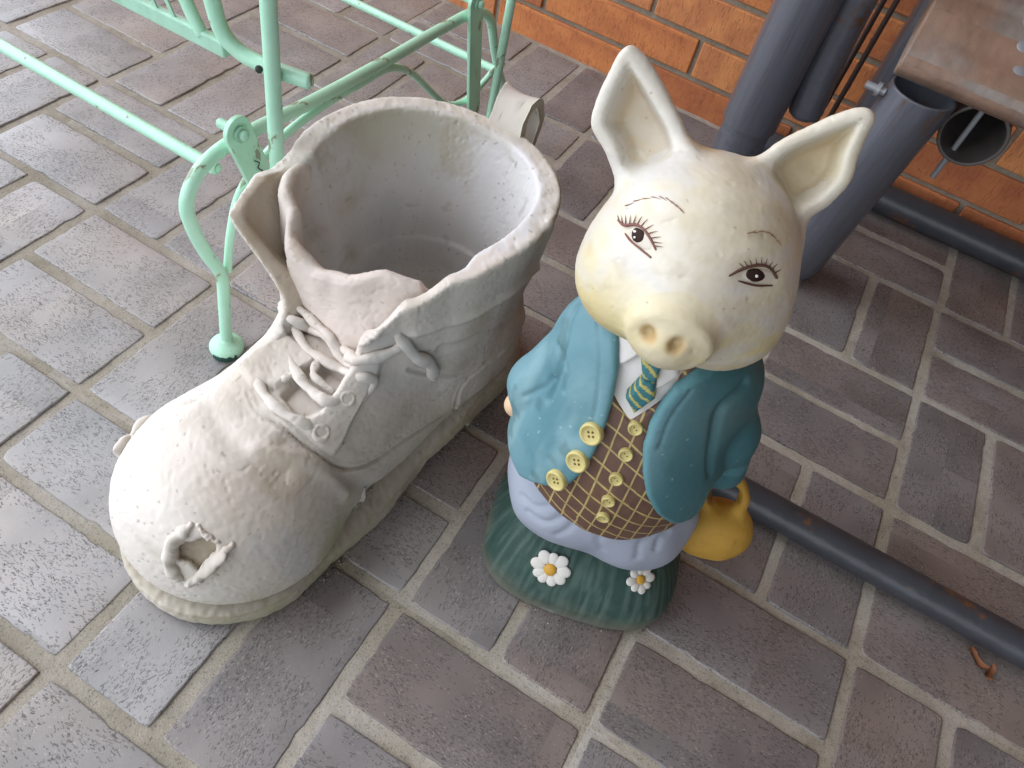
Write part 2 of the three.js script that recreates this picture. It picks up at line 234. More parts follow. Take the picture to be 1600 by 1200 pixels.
// ---------------------------------------------------------------- mint green glider bench
{
  const map = tex(512, 512, (u, v, i, j) => { const n = fbm(u * 12, v * 12, 1, 4), s = fbm(u * 17, v * 11, 6, 4); let c = [0.42 + 0.03 * n, 0.74 + 0.03 * n, 0.56 + 0.03 * n]; if (s > 0.52) c = m3(c, [0.16, 0.13, 0.07], sstep(0.52, 0.56, s) * 0.75); else if (s > 0.40) c = m3(c, [0.40, 0.52, 0.33], sstep(0.40, 0.5, s) * 0.5); return c; });
  map.repeat.set(6, 6);
  const bump = tex(256, 256, (u, v) => 0.5 + 0.3 * fbm(u * 20, v * 20, 2, 3), false); bump.repeat.set(10, 10);
  const mint = std({ map, bumpMap: bump, bumpScale: 0.0006, roughness: 0.38, clearcoat: 0.25, clearcoatRoughness: 0.3 });
  const dark = std({ color: lin(0.012, 0.06, 0.05), roughness: 0.5 });
  const crack = std({ color: lin(0.02, 0.03, 0.025), roughness: 0.8 });
  const X = -0.653, base = [X, 0, -0.53];
  const t = thing('glider_bench', 'mint green painted metal glider bench frame with curved legs behind the boot', 'bench', base);
  const add = (n, g, m = mint, p = t) => mesh(n, g.translate(-base[0], -base[1], -base[2]), m, p);
  const P = (yz, x = X) => yz.map(([y, z]) => [x, y, z]);
  const end = (x) => {
    add('end_frame', capTube(P([[0.012, -0.161], [0.08, -0.170], [0.135, -0.175], [0.182, -0.160], [0.228, -0.149], [0.266, -0.148], [0.292, -0.168], [0.304, -0.205], [0.303, -0.26], [0.294, -0.36], [0.287, -0.5], [0.282, -0.66], [0.272, -0.76], [0.245, -0.805], [0.19, -0.835], [0.14, -0.862], [0.08, -0.90], [0.012, -0.93]], x), 0.0080, 120, 14));
    add('brace', capTube(P([[0.135, -0.186], [0.185, -0.200], [0.235, -0.226], [0.268, -0.290], [0.279, -0.375], [0.277, -0.46], [0.272, -0.525], [0.245, -0.575], [0.185, -0.64], [0.135, -0.70], [0.118, -0.76], [0.128, -0.82], [0.140, -0.858]], x), 0.0054, 90, 10));
    for (const z of [-0.161, -0.93]) {
      const f = add('foot', new THREE.LatheGeometry([[0, 0.0], [0.016, 0.0], [0.0215, 0.003], [0.023, 0.008], [0.0225, 0.0125], [0.018, 0.0175], [0.0115, 0.0205], [0.0095, 0.024], [0, 0.024]].map(q => new THREE.Vector2(q[0], q[1])), 28).translate(x, 0.001, z));
      const chip = new THREE.LatheGeometry([[0.0226, 0.001], [0.0237, 0.0078], [0.0233, 0.0126], [0.0186, 0.0180]].map(q => new THREE.Vector2(q[0], q[1])), 16, -0.15, 1.5).translate(x, 0.001, z);
      const cp = chip.attributes.position; for (let i = 0; i < cp.count; i++) { const yy = cp.getY(i); if (yy > 0.013) cp.setY(i, yy - 0.0015 - 0.004 * h3(i, 3, 1)); }
      chip.computeVertexNormals(); add('worn_patch', chip, dark, f);
    }
    for (const [y0, z0, y1, z1] of [[0.326, -0.221, 0.20, -0.262], [0.305, -0.722, 0.10, -0.765]]) {
      const s = new THREE.Shape(), L = Math.hypot(y1 - y0, z1 - z0), w = 0.0175; s.absarc(0, 0, w, 0, Math.PI, false); s.lineTo(-w * 0.95, -L); s.absarc(0, -L, w * 0.95, Math.PI, 2 * Math.PI, false); s.lineTo(w, 0);
      const g = new THREE.ExtrudeGeometry(s, { depth: 0.004, bevelEnabled: true, bevelSize: 0.001, bevelThickness: 0.001, bevelSegments: 2, curveSegments: 16 });
      const ang = Math.atan2(z1 - z0, y1 - y0); // rotate so that -y maps along the link and extrusion along x
      const m = new THREE.Matrix4().makeBasis(V3(0, (z0 - z1) / L, -(y0 - y1) / L), V3(0, (y0 - y1) / L, (z0 - z1) / L), V3(1, 0, 0)).setPosition(x + 0.012, y0, z0);
      const lk = add('hanger_link', g.applyMatrix4(m));
      const bolt = mergeGeometries([new THREE.CylinderGeometry(0.009, 0.0095, 0.004, 20).rotateZ(Math.PI / 2).translate(x + 0.0195, y0, z0), new THREE.SphereGeometry(0.0062, 16, 10).scale(0.9, 1, 1).translate(x + 0.0235, y0, z0), new THREE.CylinderGeometry(0.006, 0.006, 0.022, 14).rotateZ(Math.PI / 2).translate(x + 0.003, y0, z0), new THREE.SphereGeometry(0.006, 14, 8).translate(x - 0.008, y0, z0)]);
      add('bolt', bolt, mint, lk);
      if (z0 > -0.5 && x > -1) add('paint_crack', tube([[x + 0.0186, 0.283, -0.236], [x + 0.0186, 0.276, -0.243], [x + 0.0186, 0.272, -0.240], [x + 0.0186, 0.262, -0.247], [x + 0.0186, 0.255, -0.246], [x + 0.0186, 0.243, -0.253], [x + 0.0186, 0.232, -0.252]], 0.0007, 40, 5), crack, lk);
    }
  };
  end(X); end(X - 1.15);
  add('cross_rail', capTube([[X - 1.15, 0.268, -0.215], [X - 0.6, 0.269, -0.218], [X - 0.02, 0.266, -0.212]], 0.0080, 30, 14));
  add('cross_rail', capTube([[X - 1.15, 0.122, -0.875], [X - 0.6, 0.122, -0.877], [X, 0.122, -0.876]], 0.0075, 30, 14));
  // hung seat frame
  for (const [z, yb] of [[-0.24, 0.20], [-0.765, 0.09]]) add('upright', capTube([[-0.6, yb, z + 0.01], [-0.6, 0.4, z - 0.001], [-0.6, 0.72, z - 0.015]], z > -0.5 ? 0.0084 : 0.0072, 20, 14));
  add('arm_curve', capTube([[-0.672, 0.60, -0.24], [-0.671, 0.50, -0.24], [-0.668, 0.45, -0.24], [-0.660, 0.419, -0.241], [-0.643, 0.404, -0.246], [-0.61, 0.399, -0.253], [-0.572, 0.398, -0.262]], 0.0084, 60, 14));
  add('arm_curve', capTube([[-0.722, 0.60, -0.24], [-0.716, 0.50, -0.24], [-0.704, 0.437, -0.24], [-0.690, 0.408, -0.24]], 0.0066, 40, 12));
  add('seat_rail', new RoundedBoxGeometry(0.9, 0.018, 0.010, 2, 0.003).translate(-1.108, 0.404, -0.24));
  add('seat_rail', new RoundedBoxGeometry(0.9, 0.018, 0.010, 2, 0.003).translate(-1.108, 0.62, -0.24));
  for (let i = 0; i < 20; i++) for (const s of [-1, 1]) { const g = new RoundedBoxGeometry(0.0055, 0.235, 0.0025, 1, 0.001).rotateZ(s * 0.42); add('lattice_strip', g.translate(-0.745 - i * 0.024 - (s > 0 ? 0.0 : 0.008), 0.512, -0.24 + s * 0.0014)); }
  add('bolt', new THREE.SphereGeometry(0.004, 12, 8).translate(-0.6125, 0.404, -0.236), crack);
}
// ---------------------------------------------------------------- grey pipe stand
{
  const rustMix = (seed, base, rustAmt) => { const map = tex(512, 512, (u, v, i, j) => { const n = fbm(u * 6, v * 6, seed, 5), s = fbm(u * 50, v * 50, seed + 4, 3), b = fbm(u * 14, v * 14, seed + 9, 3); let k = 1 + 0.18 * b + 0.1 * (h3(i, j, 1) - 0.5); let c = [base[0] * k, base[1] * k, base[2] * k]; const r = sstep(0.5 - rustAmt, 0.75 - rustAmt, n + 0.3 * s); c = m3(c, [0.13 + 0.05 * s, 0.06 + 0.02 * s, 0.03], r * 0.85); if (s > 0.62 && rustAmt < 0.1) c = m3(c, [0.22, 0.20, 0.18], 0.4); return c; }); map.repeat.set(3, 3); return map; };
  const bump = tex(256, 256, (u, v, i, j) => 0.5 + 0.35 * fbm(u * 24, v * 24, 5, 4) + 0.1 * (h3(i, j, 7) - 0.5), false); bump.repeat.set(5, 5);
  const grey = std({ map: rustMix(2, [0.115, 0.120, 0.145], 0.03), bumpMap: bump, bumpScale: 0.0008, roughness: 0.34, metalness: 0.3, clearcoat: 0.5, clearcoatRoughness: 0.25 });
  const floorGrey = std({ map: rustMix(12, [0.046, 0.049, 0.058], 0.27), bumpMap: bump, bumpScale: 0.0008, roughness: 0.38 });
  const rust = std({ map: (() => { const m = tex(512, 512, (u, v, i, j) => { const n = fbm(u * 3, v * 22, 3, 4), s = fbm(u * 30, v * 60, 8, 3), b = fbm(u * 5, v * 5, 1, 3); const k = 1 + 0.22 * n + 0.15 * s + 0.12 * (h3(i, j, 2) - 0.5); return m3([0.25 * k, 0.155 * k, 0.110 * k], [0.25 * k, 0.21 * k, 0.185 * k], sstep(-0.3, 0.6, b)); }); m.repeat.set(2.5, 2.5); return m; })(), bumpMap: bump, bumpScale: 0.001, roughness: 0.55 });
  const black = std({ color: lin(0.015, 0.013, 0.013), roughness: 0.8 });
  const steel = std({ color: lin(0.30, 0.31, 0.33), roughness: 0.4, metalness: 0.3 });
  const tubeM = std({ map: rustMix(7, [0.075, 0.065, 0.06], 0.1), roughness: 0.55 });
  const rodM = std({ color: lin(0.06, 0.035, 0.028), roughness: 0.6 });
  const base = [0.1, 0, -0.85];
  const t = thing('pipe_stand', 'grey steel pipe stand with a rusty bolted top beside the brick wall', 'stand', base);
  const add = (n, g, m = grey, p = t, l) => mesh(n, g.translate(-base[0], -base[1], -base[2]), m, p, l);
  const ring = (r, ri, y0, y1, x, z, seg = 32) => new THREE.LatheGeometry([[ri, y0], [ri, y1], [r - 0.001, y1], [r, y1 - 0.001], [r, y0 + 0.001], [r - 0.001, y0], [ri, y0]].map(q => new THREE.Vector2(...q)), seg).translate(x, 0, z);
  // big upright with a sleeve
  const big = add('upright_pipe', ring(0.049, 0.044, 0.168, 1.3, -0.212, -1.0)); add('inner_pipe', new THREE.CylinderGeometry(0.0435, 0.0435, 0.2, 32).translate(-0.212, 0.1, -1.0), grey, big);
  add('upright_pipe', capTube([[-0.136, 0.215, -1.03], [-0.145, 0.3, -1.03], [-0.150, 0.6, -1.03], [-0.150, 1.3, -1.03]], 0.030, 20, 24));
  add('upright_pipe', new THREE.CylinderGeometry(0.03, 0.03, 1.3, 24).translate(-0.035, 0.65, -1.12));
  // short leg, open and bolted at the top, rounded at the foot
  const leg = add('leg_pipe', new THREE.LatheGeometry([[0, 0], [0.022, 0.0015], [0.038, 0.009], [0.047, 0.022], [0.050, 0.045], [0.0505, 0.368], [0.0495, 0.370], [0.0465, 0.370], [0.0455, 0.368], [0.0455, 0.25], [0, 0.25]].map(q => new THREE.Vector2(...q)), 36).applyMatrix4(new THREE.Matrix4().set(0.95, 0.075, 0, -0.026, 0, 1, 0, 0, 0, 0, 0.95, -0.895, 0, 0, 0, 1)));
  add('bolt', mergeGeometries([new THREE.CylinderGeometry(0.010, 0.010, 0.006, 6).rotateZ(Math.PI / 2).translate(-0.056, 0.354, -0.88), new THREE.CylinderGeometry(0.0055, 0.0055, 0.03, 12).rotateZ(Math.PI / 2).translate(-0.060, 0.354, -0.88)]), steel, leg);
  // floor pipes
  add('floor_pipe', capTube([[-0.03, 0.0225, -0.370], [0.4, 0.0225, -0.374], [0.9, 0.0225, -0.378]], 0.0225, 30, 24), floorGrey);
  add('floor_pipe', capTube([[-0.25, 0.03, -1.212], [0.4, 0.03, -1.214], [0.95, 0.03, -1.216]], 0.029, 30, 24), floorGrey);
  for (const z of [-0.38, -1.21]) add('floor_pipe_joint', new THREE.CylinderGeometry(0.0222, 0.0222, 0.4, 20).translate(0.9, 0.2, z), floorGrey);
  // rusty rounded top, bolts, open tube with a stud
  const sh = new THREE.Shape(); const prof = [[0.070, 0.385], [0.076, 0.394], [0.073, 0.408], [0.055, 0.419], [0.03, 0.428], [0.012, 0.440], [-0.005, 0.450], [-0.025, 0.458], [-0.04, 0.463], [-0.055, 0.473], [-0.08, 0.478], [-0.12, 0.480], [-0.17, 0.476], [-0.2, 0.45], [-0.2, 0.385]];
  sh.moveTo(-prof[0][0], prof[0][1]); sh.splineThru(prof.slice(1).map(q => new THREE.Vector2(-q[0], q[1]))); sh.lineTo(0.19, 0.379); sh.lineTo(-0.062, 0.379); sh.closePath();
  const top = add('rusty_top', new THREE.ExtrudeGeometry(sh, { depth: 0.9, bevelEnabled: true, bevelSize: 0.003, bevelThickness: 0.003, bevelSegments: 2, curveSegments: 40 }).rotateY(-Math.PI / 2).rotateY(Math.PI).translate(-0.047, 0, -0.955), rust);
  for (const [x, z, y] of [[0.094, 0.032, 0.4265], [0.083, 0.0, 0.4465], [0.077, -0.035, 0.4605], [0.071, -0.066, 0.475]]) add('bolt', new THREE.SphereGeometry(0.0125, 20, 10, 0, 6.3, 0, Math.PI / 2).scale(1, 0.45, 1).rotateX(0.45).translate(x, y, -0.955 + z), steel, top);
  const tb = add('open_tube', new THREE.LatheGeometry([[0.046, -0.2], [0.046, 0.0], [0.045, 0.002], [0.0415, 0.002], [0.0405, 0], [0.0405, -0.16], [0, -0.16]].map(q => new THREE.Vector2(...q)), 36).rotateX(Math.PI / 2).translate(0.094, 0.336, -0.905), tubeM);
  add('stud', mergeGeometries([new THREE.CylinderGeometry(0.0055, 0.0055, 0.135, 12).scale(0.8, 1, 0.8).translate(0.088, 0.312, -0.935), new THREE.CylinderGeometry(0.009, 0.009, 0.006, 6).translate(0.088, 0.287, -0.935)]), steel, tb);
  for (const [a, b] of [[-0.112, -1.1], [-0.094, -1.1]]) add('steel_rod', new THREE.CylinderGeometry(0.0048, 0.0048, 1.3, 10).translate(a, 0.66, b), rodM);
}

// ---------------------------------------------------------------- big clay boot planter
function cast(f, px, py, t0 = 0.3, lift = 0) {       // first point of an implicit surface seen through a picture point
  const d = rayAt(px, py), o = camera.position; let t = t0, best = 9, bt = t0, hit = false;
  for (let i = 0; i < 200 && t < 2; i++) { const v = f(o.x + d.x * t, o.y + d.y * t, o.z + d.z * t); if (v < best) { best = v; bt = t; } if (v < 0.0003) { hit = true; break; } t += Math.max(v * 0.55, 0.0006); }
  let p = o.clone().addScaledVector(d, bt); if (!hit) { for (let i = 0; i < 10; i++) p.addScaledVector(grad(f, p), -f(p.x, p.y, p.z) * 0.7); } if (lift) p.addScaledVector(grad(f, p), lift); return p;
}
function grad(f, p, e = 0.0015) { return V3(f(p.x + e, p.y, p.z) - f(p.x - e, p.y, p.z), f(p.x, p.y + e, p.z) - f(p.x, p.y - e, p.z), f(p.x, p.y, p.z + e) - f(p.x, p.y, p.z - e)).normalize(); }
function snap(f, p, lift = 0) { p = p.clone(); for (let i = 0; i < 8; i++) { const n = grad(f, p); p.addScaledVector(n, -f(p.x, p.y, p.z) * 0.7); } return lift ? p.addScaledVector(grad(f, p), lift) : p; }
function table(T) { // periodic smooth table over degrees
  return a => { while (a < T[0][0]) a += 360; while (a >= T[0][0] + 360) a -= 360; let i = 0; while (i < T.length - 1 && a >= T[i + 1][0]) i++; const n = T.length, p1 = T[i], p2 = i + 1 < n ? T[i + 1] : [T[0][0] + 360, ...T[0].slice(1)], t = (a - p1[0]) / (p2[0] - p1[0]), s = t * t * (3 - 2 * t); return p1.slice(1).map((v, k) => mix(v, p2[k + 1], mix(t, s, 0.6))); };
}
function polyDist(P) { // distance to a polyline in space, with a bounding box to skip far points
  const b = new THREE.Box3().setFromPoints(P).expandByScalar(0.02);
  return (x, y, z) => { if (x < b.min.x || x > b.max.x || y < b.min.y || y > b.max.y || z < b.min.z || z > b.max.z) return 1; let m = 1; for (let i = 0; i < P.length - 1; i++) { const a = P[i], c = P[i + 1], d = cone(x, y, z, a.x, a.y, a.z, c.x, c.y, c.z, 0, 0); if (d < m) m = d; } return m; };
}
function inPoly(P, x, z) { let c = false; for (let i = 0, j = P.length - 1; i < P.length; j = i++) if ((P[i][1] > z) !== (P[j][1] > z) && x < (P[j][0] - P[i][0]) * (z - P[i][1]) / (P[j][1] - P[i][1]) + P[i][0]) c = !c; return c; }
function edgeD(P, x, z) { let m = 1; for (let i = 0, j = P.length - 1; i < P.length; j = i++) { const ax = P[j][0], az = P[j][1], dx = P[i][0] - ax, dz = P[i][1] - az, t = clamp(((x - ax) * dx + (z - az) * dz) / (dx * dx + dz * dz), 0, 1); m = Math.min(m, Math.hypot(x - ax - dx * t, z - az - dz * t)); } return inPoly(P, x, z) ? -m : m; }
{
  const SX = -0.44, SZ = -0.30, DEG = 180 / Math.PI;
  const Rt = table([[-180, .148, .138], [-120, .145, .132], [-90, .143, .127], [-65, .152, .132], [-50, .184, .150], [-38, .219, .170], [-20, .200, .176], [0, .19, .179], [13, .194, .176], [26, .166, .160], [45, .143, .142], [70, .138, .131], [90, .140, .127], [120, .145, .132]]);
  const Ht = table([[-180, .326], [-120, .333], [-90, .335], [-65, .327], [-56, .318], [-50, .322], [-38, .306], [-28, .27], [0, .235], [13, .240], [26, .288], [45, .308], [70, .320], [90, .326], [120, .33]]);
  const Rad = (a, y) => { const [t, l] = Rt(a); return y > 0.2 ? mix(l, t, Math.min(1.25, (y - 0.2) / 0.11)) : mix(l - 0.012, l, Math.max(0, (y - 0.06) / 0.14)); };
  const thL = y => mix(-22, -39, clamp((y - 0.2) / 0.11, -0.4, 1)), thR = y => y < 0.245 ? mix(8, 12, (y - 0.18) / 0.065) : mix(12, 20, (y - 0.245) / 0.05);
  const shaft = (x, y, z) => {
    const dx = x - SX, dz = z - SZ, rho = Math.hypot(dx, dz), a = Math.atan2(dx, dz) * DEG, R = Rad(a, y), H = Ht(a)[0];
    let d = (rho - R) * 0.85; d = smax(d, (y - H) * 0.8, 0.005); d = Math.max(d, 0.07 - y);
    return [d, rho, a, R];
  };
  const foot = (x, y, z) => {
    let d = ell(x, y, z, -0.466, 0.052, 0.030, 0.125, 0.115, 0.112);
    d = smin(d, cone(x, y, z, -0.466, 0.062, -0.02, -0.450, 0.122, -0.135, 0.104, 0.090), 0.05);
    d = smin(d, ell(x, y, z, -0.432, 0.05, -0.19, 0.098, 0.075, 0.16), 0.05);
    d = smin(d, ell(x, y, z, -0.413, 0.08, -0.335, 0.100, 0.12, 0.112), 0.05);
    return d;
  };
  const hole = V3(), holeN = V3();
  const solid = (x, y, z) => smin(foot(x, y, z), shaft(x, y, z)[0], 0.035);
  hole.copy(cast(solid, 308, 868)); holeN.copy(grad(solid, hole));
  const hu = V3(1, 0, 0).addScaledVector(holeN, -holeN.x).normalize(), hv = V3().crossVectors(holeN, hu);
  const upperF = (x, y, z) => {
    const [ds, rho, a, R] = shaft(x, y, z);
    let d = smin(foot(x, y, z), ds, 0.035);
    d = smax(d, 0.022 - y, 0.006);
    // hollow inside
    const Ri = y < 0.15 ? 0.100 : mix(0.106, R - (Math.abs(a) < 60 ? mix(0.017, 0.028, sstep(48, 60, Math.abs(a))) : 0.028), sstep(0.15, 0.26, y));
    const inner = smax((rho - Ri) * 0.85, 0.085 - y, 0.03);
    d = smax(d, -inner, 0.004);
    // opening between the two flaps
    if (y > 0.14) { const l = thL(y), r = thR(y), mid = (l + r) / 2, half = (r - l) / 2, g = (Math.abs(a - mid) - half) / DEG * rho; d = smax(d, -Math.max(g, 0.178 - y + 0.0, 0.075 - rho), 0.006); }
    // torn hole in the toe
    const px = x - hole.x, py = y - hole.y, pz = z - hole.z; if (px * px + py * py + pz * pz < 0.004) { const u = px * hu.x + py * hu.y + pz * hu.z, v = px * hv.x + py * hv.y + pz * hv.z, n = px * holeN.x + py * holeN.y + pz * holeN.z, rr = Math.hypot(u / 0.021, v / 0.017) - 1 + 0.25 * Math.sin(3 * Math.atan2(v, u) + 0.8), c = Math.max(rr * 0.016, -0.009 - n); d = smax(d, -c, 0.004); }
    return d;
  };
  // seams and creases on the upper
  const line = (pts, f = solid) => { const c = []; for (const [px, py] of pts) { const p = cast(f, px, py); if (p) c.push(p); } return c.length < 2 ? [V3(9, 9, 9), V3(9, 9, 9.1)] : new THREE.CatmullRomCurve3(c).getPoints(Math.max(8, c.length * 5)); };
  const seams = [
    [[[385, 610], [400, 640], [440, 665], [490, 705], [535, 732], [575, 725], [640, 683], [690, 652], [712, 640]], 0.0022, 0.0020],      // quarter edge
    [[[712, 640], [722, 605], [760, 570], [820, 520]], 0.0020, 0.0026],                                                            // heel counter
    [[[535, 690], [560, 640], [590, 590], [620, 540]], 0.0018, 0.0016],                                                             // facing edge
    [[[640, 578], [700, 588], [770, 560], [830, 500]], 0.0016, 0.003],
    [[[650, 520], [720, 500], [800, 455], [840, 420]], -0.0022, 0.006], [[[690, 545], [760, 520], [830, 470]], 0.0016, 0.006],
    [[[450, 690], [500, 700], [545, 745], [590, 765]], 0.0013, 0.010], [[[400, 700], [470, 715], [540, 770]], -0.0016, 0.008], [[[330, 640], [370, 700], [440, 740]], 0.0012, 0.012],
    [[[860, 350], [850, 420], [820, 500]], -0.0015, 0.007],
  ].map(([p, d, w]) => [polyDist(line(p)), d, w]);
  const stitch = [[[545, 722], [585, 712], [640, 674], [690, 643]], [[705, 632], [715, 603], [752, 568], [812, 518]], [[730, 634], [740, 603], [770, 576], [830, 525]]].map(p => [polyDist(line(p))]);
  const facing = [[392, 598], [375, 575], [440, 500], [470, 480], [500, 530], [470, 560], [430, 600]].map(q => { const p = cast(solid, ...q); return [p.x, p.z]; });
  const facing2 = [[465, 665], [500, 700], [522, 712], [560, 640], [597, 560], [560, 545], [535, 590], [500, 640]].map(q => { const p = cast(solid, ...q); return [p.x, p.z]; });
  const tongueGap = [[440, 610], [470, 655], [500, 640], [530, 600], [548, 560], [515, 520], [490, 530], [470, 560]].map(q => { const p = cast(solid, ...q); return [p.x, p.z]; });
  const dispB = (x, y, z, nx, ny, nz) => {
    let d = 0.0011 * fbm(x * 13, y * 13, z * 13, 2) + 0.00036 * fbm(x * 70, y * 70, z * 70, 3) + 0.0004 * noise(x * 310, y * 310, z * 310); { const pit = noise(x * 140, y * 140, z * 140); if (pit > 0.8) d -= 0.0035 * (pit - 0.8) * 2; const cr = Math.abs(fbm(x * 24, y * 24, z * 24, 3)); if (cr < 0.02) d -= 0.0009 * (1 - cr / 0.02); };
    for (const [f, a, w] of seams) { const q = f(x, y, z); if (q < w * 3) d -= 2.1 * a * Math.exp(-q * q / (w * w)) - (a > 0 ? 0.45 * a * Math.exp(-Math.pow((q - 1.7 * w) / w, 2)) : 0); }
    for (const [f] of stitch) { const q = f(x, y, z); if (q < 0.005) d -= 0.0011 * Math.exp(-q * q / 3e-6) * (0.5 + 0.5 * Math.sin((x * 0.7 - z + y) * 900)); }
    if (ny > 0.1 && y > 0.1 && z > -0.17) { d += 0.0058 * sstep(0.002, -0.003, edgeD(facing, x, z)) + 0.0055 * sstep(0.002, -0.003, edgeD(facing2, x, z)) - 0.011 * sstep(0.003, -0.003, edgeD(tongueGap, x, z)); }
    d -= 0.0040 * sstep(0.050, 0.038, y - 0.019 * sstep(-0.08, -0.3, z)) * (y < 0.08 ? 1 : 0);
    // broken knocks along the rim
    const rho = Math.hypot(x - SX, z - SZ), a = Math.atan2(x - SX, z - SZ) * DEG; if (y > Ht(a)[0] - 0.02 && ny > 0.2) d += 0.0014 * fbm(x * 34, y * 34, z * 34, 3);
    return d;
  };
  const clay = (x, y, z, nx, ny, nz) => {
    const n = fbm(x * 9, y * 9, z * 9, 4), n2 = fbm(x * 5 + 7, y * 5, z * 5 + 2, 3), n3 = fbm(x * 45, y * 45, z * 45, 3), sp = noise(x * 260, y * 260, z * 260);
    let c = [0.655, 0.615, 0.568]; const k = 1 + 0.11 * n + 0.09 * n3; c = c.map(v => v * k);
    c = m3(c, [0.58, 0.59, 0.63], sstep(0.1, 0.7, n2) * 0.6); c = m3(c, [0.56, 0.45, 0.39], sstep(-0.05, -0.6, n2) * 0.55);
    if (rhoIn(x, y, z, nx, nz)) c = m3(c, [0.62, 0.615, 0.63], 0.7);
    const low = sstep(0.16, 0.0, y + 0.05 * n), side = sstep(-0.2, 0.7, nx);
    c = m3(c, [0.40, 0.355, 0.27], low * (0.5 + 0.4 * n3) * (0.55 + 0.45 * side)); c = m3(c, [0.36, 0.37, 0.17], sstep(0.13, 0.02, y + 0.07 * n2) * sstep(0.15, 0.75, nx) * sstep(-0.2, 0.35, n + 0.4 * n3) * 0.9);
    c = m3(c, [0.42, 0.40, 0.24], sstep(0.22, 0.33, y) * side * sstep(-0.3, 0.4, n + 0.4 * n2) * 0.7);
    if (n3 > 0.38) c = m3(c, [0.36, 0.33, 0.29], sstep(0.38, 0.65, n3) * 0.45);
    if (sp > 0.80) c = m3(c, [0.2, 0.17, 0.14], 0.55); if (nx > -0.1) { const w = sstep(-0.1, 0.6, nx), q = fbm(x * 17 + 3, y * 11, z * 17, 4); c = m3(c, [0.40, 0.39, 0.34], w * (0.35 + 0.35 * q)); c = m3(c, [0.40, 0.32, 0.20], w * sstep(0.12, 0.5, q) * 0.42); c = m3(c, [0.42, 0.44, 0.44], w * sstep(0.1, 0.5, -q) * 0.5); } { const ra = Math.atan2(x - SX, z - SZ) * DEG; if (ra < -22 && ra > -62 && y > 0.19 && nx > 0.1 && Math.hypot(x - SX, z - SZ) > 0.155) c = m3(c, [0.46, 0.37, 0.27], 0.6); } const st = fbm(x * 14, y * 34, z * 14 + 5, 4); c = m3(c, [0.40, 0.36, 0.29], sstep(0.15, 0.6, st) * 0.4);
    for (const [f, a, w] of seams) { if (a > 0.0015 && w < 0.003) { const q = f(x, y, z); if (q < 0.006) c = m3(c, [0.33, 0.29, 0.22], 0.45 * Math.exp(-q * q / 6e-6)); } }
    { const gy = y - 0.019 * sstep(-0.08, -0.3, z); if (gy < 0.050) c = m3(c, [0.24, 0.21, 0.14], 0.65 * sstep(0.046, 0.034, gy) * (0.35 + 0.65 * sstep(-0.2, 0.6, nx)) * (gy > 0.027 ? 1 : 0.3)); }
    return c;
  };
  const rhoIn = (x, y, z, nx, nz) => y > 0.09 && (x - SX) * nx + (z - SZ) * nz < 0 && Math.hypot(x - SX, z - SZ) < 0.13;
  const base = [SX, 0, -0.15], boot = thing('boot_planter', 'large weathered whitewashed clay lace-up boot planter with a torn toe', 'planter', base);
  const cm = std({ vertexColors: true, roughness: 0.88, specularIntensity: 0.4 });
  const add = (n, g, p = boot, m = cm, l) => mesh(n, g.translate(-base[0], -base[1], -base[2]), m, p, l);
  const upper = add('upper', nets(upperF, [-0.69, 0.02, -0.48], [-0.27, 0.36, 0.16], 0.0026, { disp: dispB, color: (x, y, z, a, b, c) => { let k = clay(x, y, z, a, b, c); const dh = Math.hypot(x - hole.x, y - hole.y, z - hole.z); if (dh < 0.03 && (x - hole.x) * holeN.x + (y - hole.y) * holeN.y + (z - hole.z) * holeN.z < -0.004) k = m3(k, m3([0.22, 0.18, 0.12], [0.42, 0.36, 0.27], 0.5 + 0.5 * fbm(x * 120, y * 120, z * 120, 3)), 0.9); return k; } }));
  // sole
  const SP = [[-0.461, 0.033, 0.1185], [-0.449, -0.08, 0.117], [-0.424, -0.22, 0.103], [-0.412, -0.345, 0.108]];
  const soleF = (x, y, z) => {
    let d2 = 1; for (let i = 0; i < 3; i++) { const a = SP[i], b = SP[i + 1]; d2 = smin(d2, cone(x, 0, z, a[0], 0, a[1], b[0], 0, b[1], a[2], b[2]), 0.03); }
    const top = 0.031 + 0.019 * sstep(-0.08, -0.3, z), arch = 0.022 * sstep(-0.145, -0.165, z) * sstep(-0.255, -0.24, z), bot = arch + 0.006 * sstep(0.09, 0.15, z);
    return smax(d2 + 0.0015 * Math.pow((y - 0.02) / 0.02, 2), Math.max(y - top, bot - y), 0.006);
  };
  const welt = polyDist(line([[185, 880], [215, 915], [260, 935], [330, 943], [400, 938], [450, 918], [500, 880], [540, 835], [575, 795]], soleF));
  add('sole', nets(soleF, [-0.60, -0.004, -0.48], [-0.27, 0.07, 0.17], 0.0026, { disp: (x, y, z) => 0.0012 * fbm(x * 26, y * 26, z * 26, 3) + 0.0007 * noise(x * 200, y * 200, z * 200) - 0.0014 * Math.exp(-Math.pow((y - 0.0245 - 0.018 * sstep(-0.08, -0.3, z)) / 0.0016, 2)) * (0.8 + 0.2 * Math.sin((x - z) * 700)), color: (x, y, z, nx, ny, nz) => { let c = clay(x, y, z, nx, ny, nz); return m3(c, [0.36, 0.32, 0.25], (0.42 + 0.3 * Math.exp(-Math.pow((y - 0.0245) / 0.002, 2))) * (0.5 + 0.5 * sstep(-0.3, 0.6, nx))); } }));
  // tongue
  const Tt = table([[-180, .12, .3], [-62, .137, .322], [-52, .150, .322], [-45, .154, .318], [-37, .150, .308], [-29, .160, .288], [-17, .150, .270], [-7, .140, .275], [14, .128, .299], [30, .130, .294], [38, .132, .272], [60, .125, .28]]);
